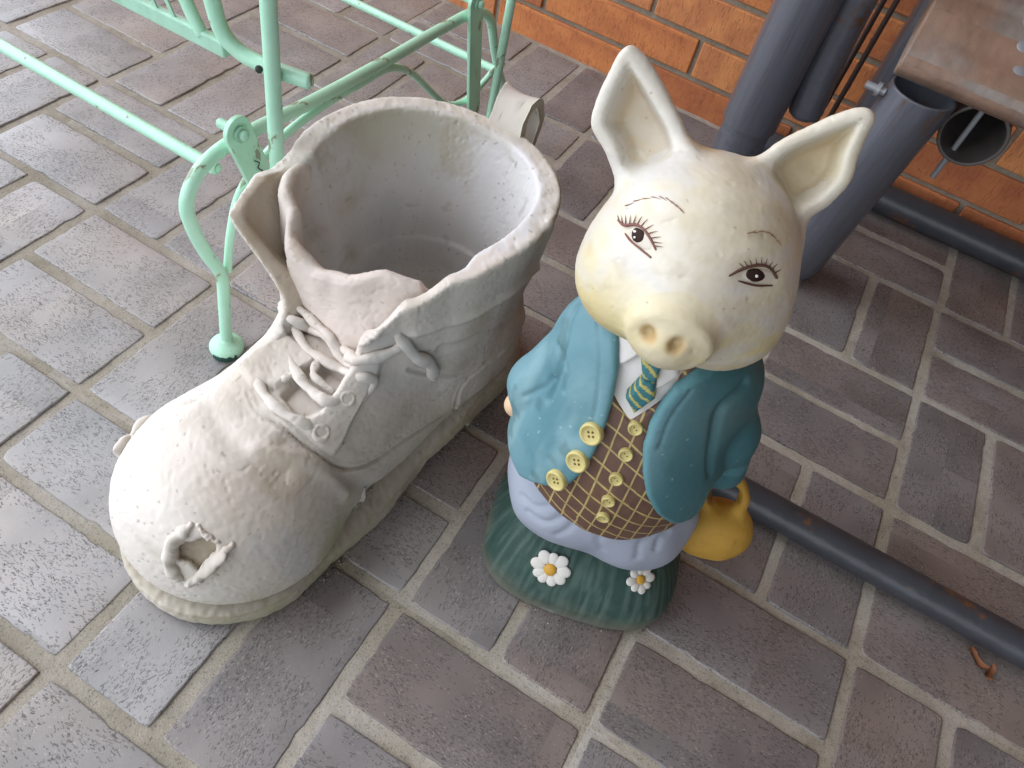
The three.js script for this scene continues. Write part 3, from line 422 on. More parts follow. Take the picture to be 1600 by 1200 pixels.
  const tongueF = (x, y, z) => {
    const dx = x - SX, dz = z - SZ, rho = Math.hypot(dx, dz), a = Math.atan2(dx, dz) * DEG, [tr, th] = Tt(a);
    const R = mix(0.158, tr, sstep(0.16, 0.27, y)), r0 = R + 0.006 * Math.sin(a * 0.09) * sstep(0.3, 0.2, y);
    const rc = a > 14 ? Math.min(r0, Rad(a, y) - 0.027) : r0; let d = Math.abs(rho - rc) * 0.8 - 0.0068; d = smax(d, (y - th) * 0.75, 0.010); d = Math.max(d, 0.13 - y, (Math.abs(a + 11) - 51) / DEG * rho); return d;
  };
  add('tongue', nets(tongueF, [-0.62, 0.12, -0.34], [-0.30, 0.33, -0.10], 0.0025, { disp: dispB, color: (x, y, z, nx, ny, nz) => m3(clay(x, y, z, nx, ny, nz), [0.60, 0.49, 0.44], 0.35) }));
  const roughen = (g, k) => { const p = g.attributes.position, n = g.attributes.normal; for (let i = 0; i < p.count; i++) { const d = k * fbm(p.getX(i) * 170, p.getY(i) * 170, p.getZ(i) * 170, 3); p.setXYZ(i, p.getX(i) + n.getX(i) * d, p.getY(i) + n.getY(i) * d, p.getZ(i) + n.getZ(i) * d); } g.computeVertexNormals(); return g; };
  // laces
  const both = (x, y, z) => Math.min(upperF(x, y, z), tongueF(x, y, z));
  const lace = (pts, r = 0.0060, lift = 0.0042, p = boot, n = 'lace') => {
    const q = []; for (const [px, py] of pts) { const e = px === pts[0][0] || px === pts[pts.length - 1][0], c = cast(both, px, py, 0.3, e ? -0.0005 : lift); if (c) q.push(c); }
    const cv = new THREE.CatmullRomCurve3(q, false, 'centripetal').getPoints(24);
    const g = capTube(cv, t => r * (1 + 0.16 * Math.sin(t * 17 + pts[0][0])) * (0.72 + 0.28 * Math.min(1, 8 * t, 8 * (1 - t))), 60, 12);
    const gp = g.attributes.position, gn = g.attributes.normal; for (let i = 0; i < gp.count; i++) { const x = gp.getX(i), y = gp.getY(i), z = gp.getZ(i), d = 0.0012 * fbm(x * 130, y * 130, z * 130, 3); const v = V3(x, y, z), s = both(x, y, z), nn = grad(both, v), f = s > lift ? -(s - lift) * 0.28 : 0; gp.setXYZ(i, x + gn.getX(i) * d + nn.x * f, y + gn.getY(i) * d + nn.y * f, z + gn.getZ(i) * d + nn.z * f); }
    g.computeVertexNormals(); return add(n, paint(g, clay), p);
  };
  lace([[402, 591], [414, 620], [443, 647], [468, 660], [497, 670]]);
  lace([[448, 552], [464, 587], [485, 612], [514, 628], [543, 626]]);
  lace([[460, 512], [477, 545], [506, 566], [535, 582], [564, 587], [583, 592], [568, 624]], 0.0055);
  lace([[439, 474], [456, 499], [485, 516], [514, 524], [531, 549], [547, 566], [578, 574]]);
  lace([[468, 482], [497, 503], [522, 528], [537, 556]], 0.0055);
  lace([[537, 545], [560, 559], [593, 551], [622, 537], [630, 532]], 0.0065, 0.005);
  lace([[622, 524], [647, 550], [668, 562], [678, 590]], 0.0072, 0.006, boot, 'lace_end');
  lace([[500, 560], [490, 590], [520, 612]], 0.0045); lace([[430, 600], [455, 590], [470, 575]], 0.0045);
  for (const [px, py, r] of [[500, 675, 0.009], [541, 622, 0.008]]) {
    const c = cast(both, px, py, 0.3, 0.003), nrm = grad(both, c), g = roughen(new THREE.TorusGeometry(r * 0.85, 0.0034, 12, 28), 0.0016).applyQuaternion(new THREE.Quaternion().setFromUnitVectors(V3(0, 0, 1), nrm)).translate(c.x, c.y, c.z);
    add('eyelet', paint(g, clay));
  }
  // torn leather edges curling up round the hole, and more at the sides of the toe
  const px0 = p => p[0][0] * 0.37;
  const lip = (pts, hgt, out = 0.35, thick = 0.0030) => { // a torn strip of clay standing up from the surface, leaning away from the hole
    const q = pts.map(([px, py]) => cast(solid, px, py, 0.3)), cv = new THREE.CatmullRomCurve3(q), N = 44, K = 12, P = [], I = [];
    for (let i = 0; i <= N; i++) { const t = i / N, c = cv.getPoint(t), nr = grad(solid, c), tg = cv.getTangent(t), o = c.clone().sub(hole); if (o.length() > 0.05) o.copy(nr).cross(tg); o.addScaledVector(nr, -o.dot(nr)).normalize(); const up = nr.clone().addScaledVector(o, out).normalize(), sd = V3().crossVectors(tg, up).normalize(), e = Math.sqrt(Math.max(0, Math.sin(Math.PI * clamp(t, 0.004, 0.996)))), H = hgt * e * (1 + 0.5 * fbm(t * 9 + px0(pts), 3, 1, 3)), T = thick * (0.4 + 0.6 * e) * (1 + 0.4 * noise(t * 14, 5, px0(pts)));
      for (let k = 0; k < K; k++) { const a = k / K * Math.PI * 2, p = c.clone().addScaledVector(up, Math.cos(a) * H * 0.75).addScaledVector(sd, Math.sin(a) * T); const d = 0.0016 * fbm(p.x * 160, p.y * 160, p.z * 160, 3); p.addScaledVector(up, d).addScaledVector(sd, d); P.push(p.x, p.y, p.z); } }
    for (let i = 0; i < N; i++) for (let k = 0; k < K; k++) { const a = i * K + k, b = i * K + (k + 1) % K; I.push(a, b, a + K, b, b + K, a + K); }
    const g = new THREE.BufferGeometry(); g.setAttribute('position', new THREE.Float32BufferAttribute(P, 3)); g.setIndex(I); g.computeVertexNormals(); add('torn_edge', paint(g, clay)); };
    lip([[302, 818], [288, 830], [272, 848], [267, 872], [274, 898], [282, 908]], 0.012, 0.3, 0.0066); lip([[366, 848], [346, 866], [324, 888], [304, 906], [288, 910]], 0.012, 0.9, 0.0048); lip([[309, 816], [318, 832], [332, 842], [346, 849]], 0.005, 0.5); lip([[322, 898], [310, 908], [298, 912]], 0.006, 1.2);
  lip([[571, 762], [566, 775], [572, 790], [566, 802]], 0.006, 0.4); lip([[584, 765], [582, 780], [578, 795]], 0.005, 0.4);
  const knob = (x, y, z, r, n) => { const g = new THREE.IcosahedronGeometry(r, 4), gp = g.attributes.position; for (let i = 0; i < gp.count; i++) { const k = 1 + 0.45 * fbm(gp.getX(i) * 60 + n, gp.getY(i) * 60, gp.getZ(i) * 60, 3); gp.setXYZ(i, gp.getX(i) * k * 0.6, gp.getY(i) * k * 0.9, gp.getZ(i) * k * 1.2); } const m = mergeVertices(g.deleteAttribute('uv').deleteAttribute('normal')); m.computeVertexNormals(); add('torn_edge', paint(m.translate(x, y, z), clay)); };
  { const a = onPlane(188, 690, 'y', 0.105), b = onPlane(212, 660, 'y', 0.115); knob(a.x + 0.009, a.y, a.z, 0.014, 1); knob(b.x + 0.011, b.y, b.z, 0.013, 5); }
  // pull tab at the heel
  {
    const P = [], I = [], nu = 24, nv = 20, th = 0.012, cx = -0.425;
    const path = new THREE.CatmullRomCurve3([V3(0, 0.308, -0.437), V3(0, 0.332, -0.443), V3(0, 0.350, -0.455), V3(0, 0.352, -0.470), V3(0, 0.334, -0.480), V3(0, 0.30, -0.470), V3(0, 0.28, -0.452)]);
    const pt = (u, v, s) => { const p = path.getPoint(v), t = path.getTangent(v), w = 0.0245 * (1 - 0.12 * Math.sin(v * 6)); return V3(cx + (u - 0.5) * 2 * w, p.y + s * th * 0.5 * t.z * -1 + 0.006 * Math.pow((u - 0.5) * 2, 2) * Math.sin(Math.PI * v), p.z + s * th * 0.5 * t.y); };
    for (const s of [1, -1]) for (let j = 0; j <= nv; j++) for (let i = 0; i <= nu; i++) { const p = pt(i / nu, j / nv, s); P.push(p.x, p.y, p.z); }
    const O = (nu + 1) * (nv + 1), q = (i, j) => j * (nu + 1) + i;
    for (let j = 0; j < nv; j++) for (let i = 0; i < nu; i++) { const a = q(i, j), b = q(i + 1, j), c = q(i + 1, j + 1), d = q(i, j + 1); I.push(a, c, b, a, d, c, O + a, O + b, O + c, O + a, O + c, O + d); }
    for (let j = 0; j < nv; j++) for (const i of [0, nu]) { const a = q(i, j), d = q(i, j + 1); I.push(a, O + a, d, d, O + a, O + d); }
    for (let i = 0; i < nu; i++) for (const j of [0, nv]) { const a = q(i, j), b = q(i + 1, j); I.push(a, b, O + a, b, O + b, O + a); }
    const g = new THREE.BufferGeometry(); g.setAttribute('position', new THREE.Float32BufferAttribute(P, 3)); g.setIndex(I); g.computeVertexNormals();
    const gp = g.attributes.position; for (let i = 0; i < gp.count; i++) { const x = gp.getX(i), y = gp.getY(i), z = gp.getZ(i); gp.setXYZ(i, x + 0.002 * fbm(x * 70, y * 70, z * 70, 2), y + 0.002 * fbm(x * 70 + 5, y * 70, z * 70, 2), z); } g.computeVertexNormals();
    add('pull_tab', paint(g, clay));
  }
}

// ---------------------------------------------------------------- painted pig garden statue
{
  const O = V3(-0.105, 0, -0.19), PH = 14.6 / 180 * Math.PI, cs = Math.cos(PH), sn = Math.sin(PH);
  const toL = p => V3((p.x - O.x) * cs - (p.z - O.z) * sn, p.y, (p.x - O.x) * sn + (p.z - O.z) * cs);
  const toW = f => (x, y, z) => { const a = x - O.x, c = z - O.z; return f(a * cs - c * sn, y, a * sn + c * cs); };
  const pc = (f, px, py, lift = 0) => toL(cast(toW(f), px, py, 0.25, lift));
  const ray0 = (px, py) => { const d = rayAt(px, py); return [toL(camera.position), V3(d.x * cs - d.z * sn, d.y, d.x * sn + d.z * cs)]; };
  const pig = thing('pig_statue', 'painted pig garden statue in blue jacket and checked waistcoat on a green base', 'statue', [O.x, 0, O.z]); pig.rotation.y = PH;
  const add = (n, g, m, p = pig, l) => mesh(n, g, m, p, l);
  const paintM = (r = 0.55, o = {}) => std({ vertexColors: true, roughness: r, specularIntensity: 0.6, ...o });
  const plain = (c, r = 0.55) => std({ color: lin(...c), roughness: r });
  const grain = (x, y, z) => 0.00035 * fbm(x * 50, y * 50, z * 50, 3) + 0.00013 * noise(x * 420, y * 420, z * 420);
  const chips = (c, x, y, z, to = [0.62, 0.58, 0.5], th = 0.80) => { const s = noise(x * 330, y * 330, z * 330) + 0.25 * fbm(x * 30, y * 30, z * 30, 2); return s > th + 0.1 ? m3(c, to, 0.45) : c; };

  // grassy base
  const baseF = (x, y, z) => { const r = Math.pow(Math.pow(Math.abs(x - 0.0) / 0.121, 3.2) + Math.pow(Math.abs(z - 0.002) / 0.101, 3.2), 1 / 3.2), d2 = (r - 1) * 0.1; const top = 0.056 + 0.040 * Math.sqrt(Math.max(0, 1 - r * r * 0.8)); return smax(smax(d2 + 0.35 * Math.max(0, y - 0.03), (y - top) * 0.8, 0.034), -y + 0.001, 0.006); };
  const streak = (x, y, z) => { const a = Math.atan2(x, z + 0.12), r = Math.hypot(x, z); return fbm(a * 60, r * 22 - y * 24, 3, 3); };
  add('grass_base', nets(baseF, [-0.15, -0.006, -0.13], [0.15, 0.12, 0.13], 0.0022, { disp: (x, y, z) => 0.0005 * streak(x, y, z) + 0.0009 * fbm(x * 70, y * 70, z * 70, 3), color: (x, y, z) => { const s = streak(x, y, z), n = fbm(x * 25, y * 25, z * 25, 3); let c = m3([0.026, 0.060, 0.050], [0.066, 0.110, 0.092], sstep(-0.3, 0.5, s)); const low = sstep(0.045, 0.0, y + 0.02 * n); c = m3(c, [0.15, 0.15, 0.115], low * 0.85); const wear = sstep(0.25, 0.6, n + 0.3 * fbm(x * 90, y * 90, z * 90, 2)); c = m3(c, [0.36, 0.37, 0.32], wear * sstep(0.06, 0.02, y) * 0.6); return c; } }), paintM(0.7));

  // trousers
  const cx = y => -0.010 - 0.035 * y;
  const trF = (x, y, z) => { let d = ell(x, y, z, -0.055, 0.142, 0.004, 0.056, 0.052, 0.072); d = smin(d, ell(x, y, z, 0.034, 0.139, 0.008, 0.060, 0.056, 0.074), 0.03); d = smin(d, ell(x, y, z, -0.012, 0.155, 0, 0.105, 0.07, 0.080), 0.03); return d; };
  const crs = [[[815, 775], [835, 792], [862, 790]], [[825, 800], [852, 816], [880, 806]], [[870, 835], [888, 826], [900, 812]], [[995, 872], [1000, 850], [1015, 836]], [[1025, 858], [1030, 842], [1042, 832]], [[940, 860], [935, 846], [938, 832]]].map(l => polyDist(new THREE.CatmullRomCurve3(l.map(q => pc(trF, ...q))).getPoints(12)));
  add('trousers', nets(trF, [-0.16, 0.04, -0.12], [0.14, 0.25, 0.12], 0.0025, { disp: (x, y, z) => grain(x, y, z) + 0.0026 * noise(x * 34, y * 22, z * 34) - crs.reduce((s, f) => { const q = f(x, y, z); return q < 0.012 ? s + 0.0022 * Math.exp(-q * q / 1.4e-5) : s; }, 0), color: (x, y, z) => { const n = fbm(x * 20, y * 20, z * 20, 3); return chips(m3([0.255, 0.285, 0.352], [0.335, 0.36, 0.425], 0.5 + 0.5 * n), x, y, z, [0.6, 0.6, 0.66], 0.85); } }), paintM(0.6));

  // torso: waistcoat over shirt
  const torso = (x, y, z) => { const c = cx(y); let d = ell(x, y, z, c, 0.205, 0.004, 0.093, 0.135, 0.080); d = smin(d, cone(x, y, z, -0.018, 0.26, 0, -0.024, 0.365, -0.004, 0.068, 0.050), 0.05); d = smin(d, cone(x, y, z, -0.062, 0.348, -0.012, 0.026, 0.348, -0.012, 0.040, 0.040), 0.04); return d; };
  const neckP = [[955, 500], [952, 605], [985, 656], [1042, 618], [1075, 560]].map(q => { const p = pc(torso, ...q); return [p.x, p.y]; }); neckP.push([neckP[4][0] + 0.03, 0.5], [neckP[0][0] - 0.03, 0.5]);
  const shirtF = (x, y, z) => smax(torso(x, y, z) - 0.0005, 0.25 - y, 0.003);
  add('shirt', nets(shirtF, [-0.14, 0.24, -0.08], [0.10, 0.44, 0.10], 0.0022, { disp: grain, color: (x, y, z) => chips(m3([0.70, 0.68, 0.67], [0.60, 0.58, 0.56], 0.5 + 0.5 * fbm(x * 30, y * 30, z * 30, 3)), x, y, z, [0.4, 0.36, 0.3], 0.9) }), paintM(0.6));
  const vestF = (x, y, z) => { const v = torso(x, y, z) - 0.0035; return smax(smax(v, -edgeD(neckP, x, y), 0.003), 0.176 - y + 0.22 * Math.abs(x - 0.008), 0.006); };
  const vg = nets(vestF, [-0.13, 0.13, -0.02], [0.11, 0.42, 0.11], 0.0022, { disp: (x, y, z) => grain(x, y, z) + 0.0012 * fbm(x * 40, y * 16, z * 40, 2) });
  { const p = vg.attributes.position, u = new Float32Array(p.count * 2); for (let i = 0; i < p.count; i++) { const x = p.getX(i), y = p.getY(i), z = p.getZ(i), t = Math.atan2((y - 0.205) / 0.135, z / 0.08) * 0.115; u[i * 2] = x; u[i * 2 + 1] = t; } vg.setAttribute('uv', new THREE.BufferAttribute(u, 2)); }
  const plaid = tex(1024, 1024, (u, v, i, j) => { // 0.24 m square
    const U = u * 0.24, V = v * 0.24, n = fbm(u * 30, v * 30, 2, 3), w1 = 0.0009 * fbm(u * 12, v * 12, 5, 2), w2 = 0.0009 * fbm(u * 12, v * 12, 9, 2);
    let c = [0.125 * (1 + 0.25 * n), 0.066 * (1 + 0.25 * n), 0.045]; const ln = (q, P, w) => { q = ((q % P) + P) % P; return 1 - sstep(w * 0.6, w, Math.abs(q - P / 2)); };
    const k1 = ln(U + w1, 0.0150, 0.00105 + 0.0003 * n), k2 = ln(V + 0.375 * U + w2, 0.0150, 0.00100 + 0.0003 * n), k = Math.max(k1, k2) * (0.72 + 0.28 * fbm(u * 60, v * 60, 1, 2)); c = m3(c, [0.56, 0.44, 0.16], clamp(k, 0, 1)); return c;
  }); plaid.repeat.set(1 / 0.24, 1 / 0.24);
  add('waistcoat', vg, std({ map: plaid, roughness: 0.55 }));

  // jacket with an open front, rounded corners and two sleeves
  const jac = (x, y, z) => { let d = torso(x, y, z) - 0.012; d = smin(d, ell(x, y, z, -0.018, 0.205, -0.005, 0.106, 0.10, 0.086), 0.03); return d; };
  const J = q => { const p = pc(jac, ...q); return [p.x, p.y]; };
  const Lp = [[975, 500], [966, 540], [964, 590], [955, 640], [945, 675], [930, 712], [912, 742], [890, 762], [870, 768], [840, 762], [812, 750]].map(J), Rp = [[1112, 575], [1085, 590], [1052, 612], [1030, 638], [1014, 668], [1003, 705], [1002, 745], [1008, 780], [1024, 808], [1050, 824], [1080, 816], [1100, 795], [1114, 765]].map(J);
  const open = [[Lp[0][0], 0.47], ...Lp, [-0.2, Lp[Lp.length - 1][1] - 0.01], [-0.2, 0.0], [0.2, 0.0], [0.2, Rp[Rp.length - 1][1] - 0.01], ...Rp.slice().reverse(), [Rp[0][0], 0.47]];
  const hemB = 0.150;
  const armL = (x, y, z) => { let d = cone(x, y, z, -0.076, 0.345, -0.014, -0.112, 0.268, -0.006, 0.036, 0.031); d = smin(d, cone(x, y, z, -0.112, 0.268, -0.006, -0.108, 0.245, 0.004, 0.030, 0.026), 0.01); return d; };
  const armR = (x, y, z) => { let d = cone(x, y, z, 0.038, 0.345, -0.014, 0.074, 0.285, -0.012, 0.036, 0.030); d = smin(d, cone(x, y, z, 0.074, 0.285, -0.012, 0.089, 0.232, -0.004, 0.029, 0.026), 0.012); return smax(d, 0.232 - y + 0.3 * (x - 0.09), 0.004); };
  const jackF = (x, y, z) => {
    let d = jac(x, y, z);
    if (z > -0.01) d = smax(d, -edgeD(open, x, y), 0.008); else d = smax(d, hemB - y, 0.008);
    d = smax(d, -(torso(x, y, z) - 0.0015), 0.004);
    d = smin(d, armL(x, y, z), 0.003); d = smin(d, armR(x, y, z), 0.007);
    return smax(d, y - 0.405, 0.01);
  };
  const Wd = f => (x, y, z) => f(x, y, z), foldL = [[[905, 470], [880, 540], [872, 580], [855, 625]], [[870, 540], [885, 580], [880, 610]], [[820, 620], [850, 605], [862, 590]], [[935, 500], [938, 560], [930, 640], [915, 690]], [[1165, 600], [1125, 640], [1112, 700], [1110, 740]], [[1080, 610], [1050, 650], [1030, 700]]].map(l => polyDist(new THREE.CatmullRomCurve3(l.map(q => pc(Wd(jackF), ...q))).getPoints(16)));
  add('jacket', nets(jackF, [-0.17, 0.07, -0.13], [0.15, 0.43, 0.13], 0.0019, { disp: (x, y, z) => { let d = grain(x, y, z) + 0.0006 * fbm(x * 22, y * 12, z * 22, 2); foldL.forEach((f, i) => { const q = f(x, y, z); if (q < 0.02) d -= (i === 3 || i === 5 ? 0.0014 * Math.exp(-q * q / 3e-6) : (i === 0 || i === 4 ? 0.0045 : 0.0025) * Math.exp(-q * q / (i === 0 || i === 4 ? 2e-5 : 1.2e-5))); }); return d; },
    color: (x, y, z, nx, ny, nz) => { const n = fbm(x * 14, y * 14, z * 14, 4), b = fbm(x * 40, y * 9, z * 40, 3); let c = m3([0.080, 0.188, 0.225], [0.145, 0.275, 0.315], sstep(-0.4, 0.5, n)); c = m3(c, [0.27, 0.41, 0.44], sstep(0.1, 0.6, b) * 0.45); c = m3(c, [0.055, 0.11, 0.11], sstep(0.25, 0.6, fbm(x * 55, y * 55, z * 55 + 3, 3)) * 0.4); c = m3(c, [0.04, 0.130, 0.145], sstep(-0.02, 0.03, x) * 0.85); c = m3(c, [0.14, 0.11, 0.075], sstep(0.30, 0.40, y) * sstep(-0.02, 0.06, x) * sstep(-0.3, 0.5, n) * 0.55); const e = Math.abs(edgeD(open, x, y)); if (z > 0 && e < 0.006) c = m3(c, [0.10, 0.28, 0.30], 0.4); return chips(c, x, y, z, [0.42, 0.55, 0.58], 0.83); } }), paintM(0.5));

  // piece of cloth lying on the torso inside an outline seen from the front
  const patch = (name, pts, off, mat, color, parent = pig, h = 0.0014) => { const P = pts.map(q => { const p = pc((x, y, z) => torso(x, y, z) - off, ...q); return [p.x, p.y, p.z]; }); const lo = [0, 1, 2].map(k => Math.min(...P.map(p => p[k])) - 0.008), hi = [0, 1, 2].map(k => Math.max(...P.map(p => p[k])) + 0.01); const f = (x, y, z) => { const t = torso(x, y, z); return smax(smax(t - off, edgeD(P, x, y), 0.004), -t - 0.004, 0.002); }; return add(name, nets(f, lo, hi, h, { lip: 1.8, disp: grain, color }), mat, parent); };
  const white = (x, y, z) => m3([0.72, 0.70, 0.69], [0.6, 0.57, 0.54], 0.5 + 0.5 * fbm(x * 40, y * 40, z * 40, 2));
  patch('collar', [[962, 505], [966, 572], [975, 572], [1001, 556], [1000, 535], [985, 500]], 0.006, paintM(0.6), white);
  patch('collar', [[1022, 612], [1040, 605], [1062, 590], [1056, 560], [1030, 572]], 0.006, paintM(0.6), white);
  const tieC = (x, y, z) => { const t = ((y * 0.92 + x * 0.42 - 0.0010 * noise(x * 200, y * 200, 1)) / 0.0075); const s = t - Math.floor(t); return s < 0.30 ? [0.42, 0.37, 0.10] : [0.035, 0.15, 0.17]; };
  patch('tie_blade', [[1004, 592], [1022, 600], [1023, 627], [990, 650], [976, 624]], 0.010, paintM(0.45), tieC, pig, 0.0011);
  patch('tie_knot', [[1000, 556], [1034, 572], [1024, 602], [1003, 594]], 0.013, paintM(0.45), tieC, pig, 0.0011);

  // buttons
  const orient = (g, p, n) => g.applyQuaternion(new THREE.Quaternion().setFromUnitVectors(V3(0, 1, 0), n)).translate(p.x, p.y, p.z);
  const bone = plain([0.52, 0.44, 0.17], 0.45), holeM = plain([0.12, 0.07, 0.03], 0.8);
  const button = (f, px, py, r, nh, sq = 1) => {
    const p = pc(f, px, py), n = grad(f, p), g = new THREE.LatheGeometry([[0, 0.0022], [0.62, 0.0022], [0.72, 0.0036], [0.86, 0.0042], [0.97, 0.0032], [1, 0.0012], [0.98, -0.002]].map(q => new THREE.Vector2(q[0] * r, q[1] * (r / 0.009))), 28).scale(1, sq, 1);
    const b = add('button', orient(g, p, n), bone); const hs = [];
    for (let i = 0; i < nh; i++) { const a = i / nh * Math.PI * 2 + 0.6; hs.push(new THREE.SphereGeometry(r * 0.11, 8, 6).translate(Math.cos(a) * r * 0.27, 0.0021 * r / 0.009 * sq, Math.sin(a) * r * 0.27)); }
    add('thread_hole', orient(mergeGeometries(hs), p, n), holeM, b);
  };
  for (const [x, y] of [[925, 677], [903, 720], [871, 749]]) button(jackF, x, y, 0.0108, 4);
  for (const [x, y] of [[993, 668], [978, 709], [963, 747], [951, 781], [943, 806]]) button(vestF, x, y, 0.0066, 2, 1.4);

  // head with ears in one piece
  const HC = [-0.034, 0.484, -0.002];
  const plane = (px, py, P, N) => { const [o, d] = ray0(px, py), t = P.clone().sub(o).dot(N) / d.dot(N); return o.addScaledVector(d, t); };
  const ear = (P, N, outline) => { N.normalize(); const a = V3(0, 1, 0).addScaledVector(N, -N.y).normalize(), s = V3().crossVectors(a, N); const Q = new THREE.CatmullRomCurve3(outline.map(q => V3(q[0], q[1], 0)), true).getPoints(48).slice(0, 48).map(q => [q.x, q.y]).map(q => { const p = plane(...q, P, N).sub(P); return [p.dot(s), p.dot(a)]; });
    const F = (x, y, z) => { const dx = x - P.x, dy = y - P.y, dz = z - P.z; F.e = 1; if (dx * dx + dy * dy + dz * dz > 0.022) return Math.sqrt(dx * dx + dy * dy + dz * dz) - 0.11; const u = dx * s.x + dy * s.y + dz * s.z, v = dx * a.x + dy * a.y + dz * a.z, n = dx * N.x + dy * N.y + dz * N.z, e = edgeD(Q, u, v); F.e = e; const dep = 0.0185 * sstep(-0.008, -0.020, e), m = n - 3.5 * u * u; return smax(smax(e, m - 0.0095 + dep, 0.009), -m - 0.0085 - 0.4 * dep, 0.010); }; return F; };
  const earL = ear(V3(-0.085, 0.556, -0.034), V3(-0.30, 0.40, 0.87), [[970, 280], [948, 232], [932, 195], [944, 150], [963, 108], [978, 80], [992, 71], [1010, 86], [1030, 118], [1051, 158], [1072, 200], [1082, 245], [1040, 300]]);
  const earR = ear(V3(0.055, 0.548, -0.036), V3(-0.10, 0.45, 0.88), [[1180, 262], [1205, 225], [1265, 194], [1335, 168], [1358, 170], [1367, 184], [1355, 212], [1341, 243], [1330, 280], [1296, 320], [1258, 345], [1240, 380], [1200, 330]]);
  const sd = V3(-0.10, -0.02, 1).normalize(), S1 = V3(-0.040, 0.479, 0.091);
  const head0 = (x, y, z) => {
    let d = ell(x, y, z, HC[0], HC[1], HC[2], 0.0745, 0.076, 0.068);
    d = smin(d, ell(x, y, z, HC[0] - 0.037, 0.460, 0.020, 0.043, 0.038, 0.047), 0.03); d = smin(d, ell(x, y, z, HC[0] + 0.034, 0.458, 0.022, 0.046, 0.040, 0.050), 0.03);
    d = smin(d, cone(x, y, z, HC[0], 0.492, 0.03, S1.x - sd.x * 0.01, S1.y - 0.004, S1.z - 0.010, 0.052, 0.0248), 0.034);
    // snout disc
    const px = x - S1.x, py = y - S1.y, pz = z - S1.z, n = px * sd.x + py * sd.y + pz * sd.z, u = px - n * sd.x, v = py - n * sd.y, rr = Math.hypot(u / 0.0305, v / 0.0238) - 1; d = smin(d, smax(rr * 0.024, Math.abs(n + 0.005) - 0.0085, 0.0065), 0.006);
    return d;
  };
  const nost = [[1012, 524], [1056, 543]].map(q => pc(head0, ...q)), eyeL0 = pc(head0, 996, 372), eyeR0 = pc(head0, 1180, 432);
  const headF = (x, y, z) => {
    let d = head0(x, y, z);
    for (const [e, k] of [[eyeL0, 1], [eyeR0, 1]]) { const dx = x - e.x, dy = y - e.y, dz = z - e.z; d += 0.0035 * Math.exp(-(dx * dx + dy * dy * 2.2 + dz * dz) / 0.00022); d -= 0.0028 * Math.exp(-(dx * dx + dy * dy * 2.5 + dz * dz) / 0.00006); }
    for (const e of nost) { const q = Math.hypot(x - e.x, (y - e.y) * 0.85, (z - e.z) * 0.6); d = smax(d, -(q - 0.0044), 0.004); }
    d = smin(d, earL(x, y, z), 0.016); d = smin(d, earR(x, y, z), 0.016);
    return d;
  };
  const skin = (x, y, z, nx, ny, nz) => {
    const n = fbm(x * 16, y * 16, z * 16, 4), m = fbm(x * 9 + 4, y * 9, z * 9, 3), st = fbm(x * 20, y * 120, z * 60, 2);
    let c = m3([0.60, 0.53, 0.39], [0.70, 0.65, 0.56], sstep(-0.3, 0.5, n + 0.3 * st));
    c = m3(c, [0.61, 0.51, 0.25], sstep(0.515, 0.455, y + 0.022 * m) * 0.85); c = m3(c, [0.65, 0.56, 0.31], sstep(0.05, 0.5, m) * 0.6);
    c = m3(c, [0.56, 0.55, 0.545], sstep(0.0, 0.45, -m + 0.5 * st) * 0.6); { const g = fbm(x * 60, y * 60, z * 60 + 9, 4); c = m3(c, [0.42, 0.36, 0.26], sstep(0.15, 0.5, g) * 0.30); }
    const px = x - S1.x, py = y - S1.y, pz = z - S1.z; if (px * px + py * py < 0.0011 && pz > -0.012) c = m3(c, [0.66, 0.57, 0.36], 0.6);
    for (const e of nost) { const q = Math.hypot(x - e.x, y - e.y, z - e.z); c = m3(c, [0.42, 0.26, 0.09], 0.8 * sstep(0.010, 0.004, q)); }
    const eL = earL(x, y, z), eR = earR(x, y, z); if (Math.min(eL, eR) < 0.004 && y > 0.53) { const ie = eL < eR ? earL.e : earR.e; if (nz < 0.2 || ie > -0.011) c = m3(c, [0.73, 0.69, 0.61], 0.5); else { const w = sstep(-0.3, 0.5, fbm(x * 30, y * 12, z * 30, 3)); c = m3(c, [0.50, 0.36, 0.19], (0.35 + 0.4 * w) * sstep(-0.011, -0.018, ie)); } }
    const base = Math.hypot(x + 0.058, y - 0.553, z + 0.03); c = m3(c, [0.48, 0.33, 0.10], 0.7 * sstep(0.022, 0.006, base + 0.008 * n));
    if (y < 0.452 && nz > 0) c = m3(c, [0.55, 0.42, 0.2], 0.3);
    if (noise(x * 300, y * 300, z * 300) > 0.90) c = m3(c, [0.25, 0.2, 0.13], 0.6); return c;
  };
  const head = add('head', nets(headF, [-0.20, 0.40, -0.12], [0.17, 0.66, 0.14], 0.0018, { lip: 1.7, disp: (x, y, z) => grain(x, y, z) * 1.4 + 0.0006 * fbm(x * 22, y * 22, z * 22, 2) - (noise(x * 170, y * 170, z * 170) > 0.8 ? 0.0005 : 0), color: skin }), paintM(0.5));

  // painted eyes, lids, lashes and brows: thin coats of paint on the head
  const brown = plain([0.10, 0.045, 0.033], 0.6), red = plain([0.20, 0.075, 0.06], 0.6), iris = std({ color: lin(0.034, 0.018, 0.014), roughness: 0.6, specularIntensity: 0.25 }), dot = plain([0.8, 0.8, 0.8], 0.3), fine = plain([0.28, 0.17, 0.11], 0.6), sclera = plain([0.60, 0.54, 0.46], 0.4);
  const stroke = (name, pts, r, m, taper = 0.25) => { const q = pts.map(p => pc(headF, ...p, 0.0005)); const cv = new THREE.CatmullRomCurve3(q).getPoints(12).map(p => p); return add(name, capTube(cv, t => r * mix(1, taper, Math.pow(t, 1.5)) * Math.min(1, 0.5 + 3 * t), 20, 6), m, head); };
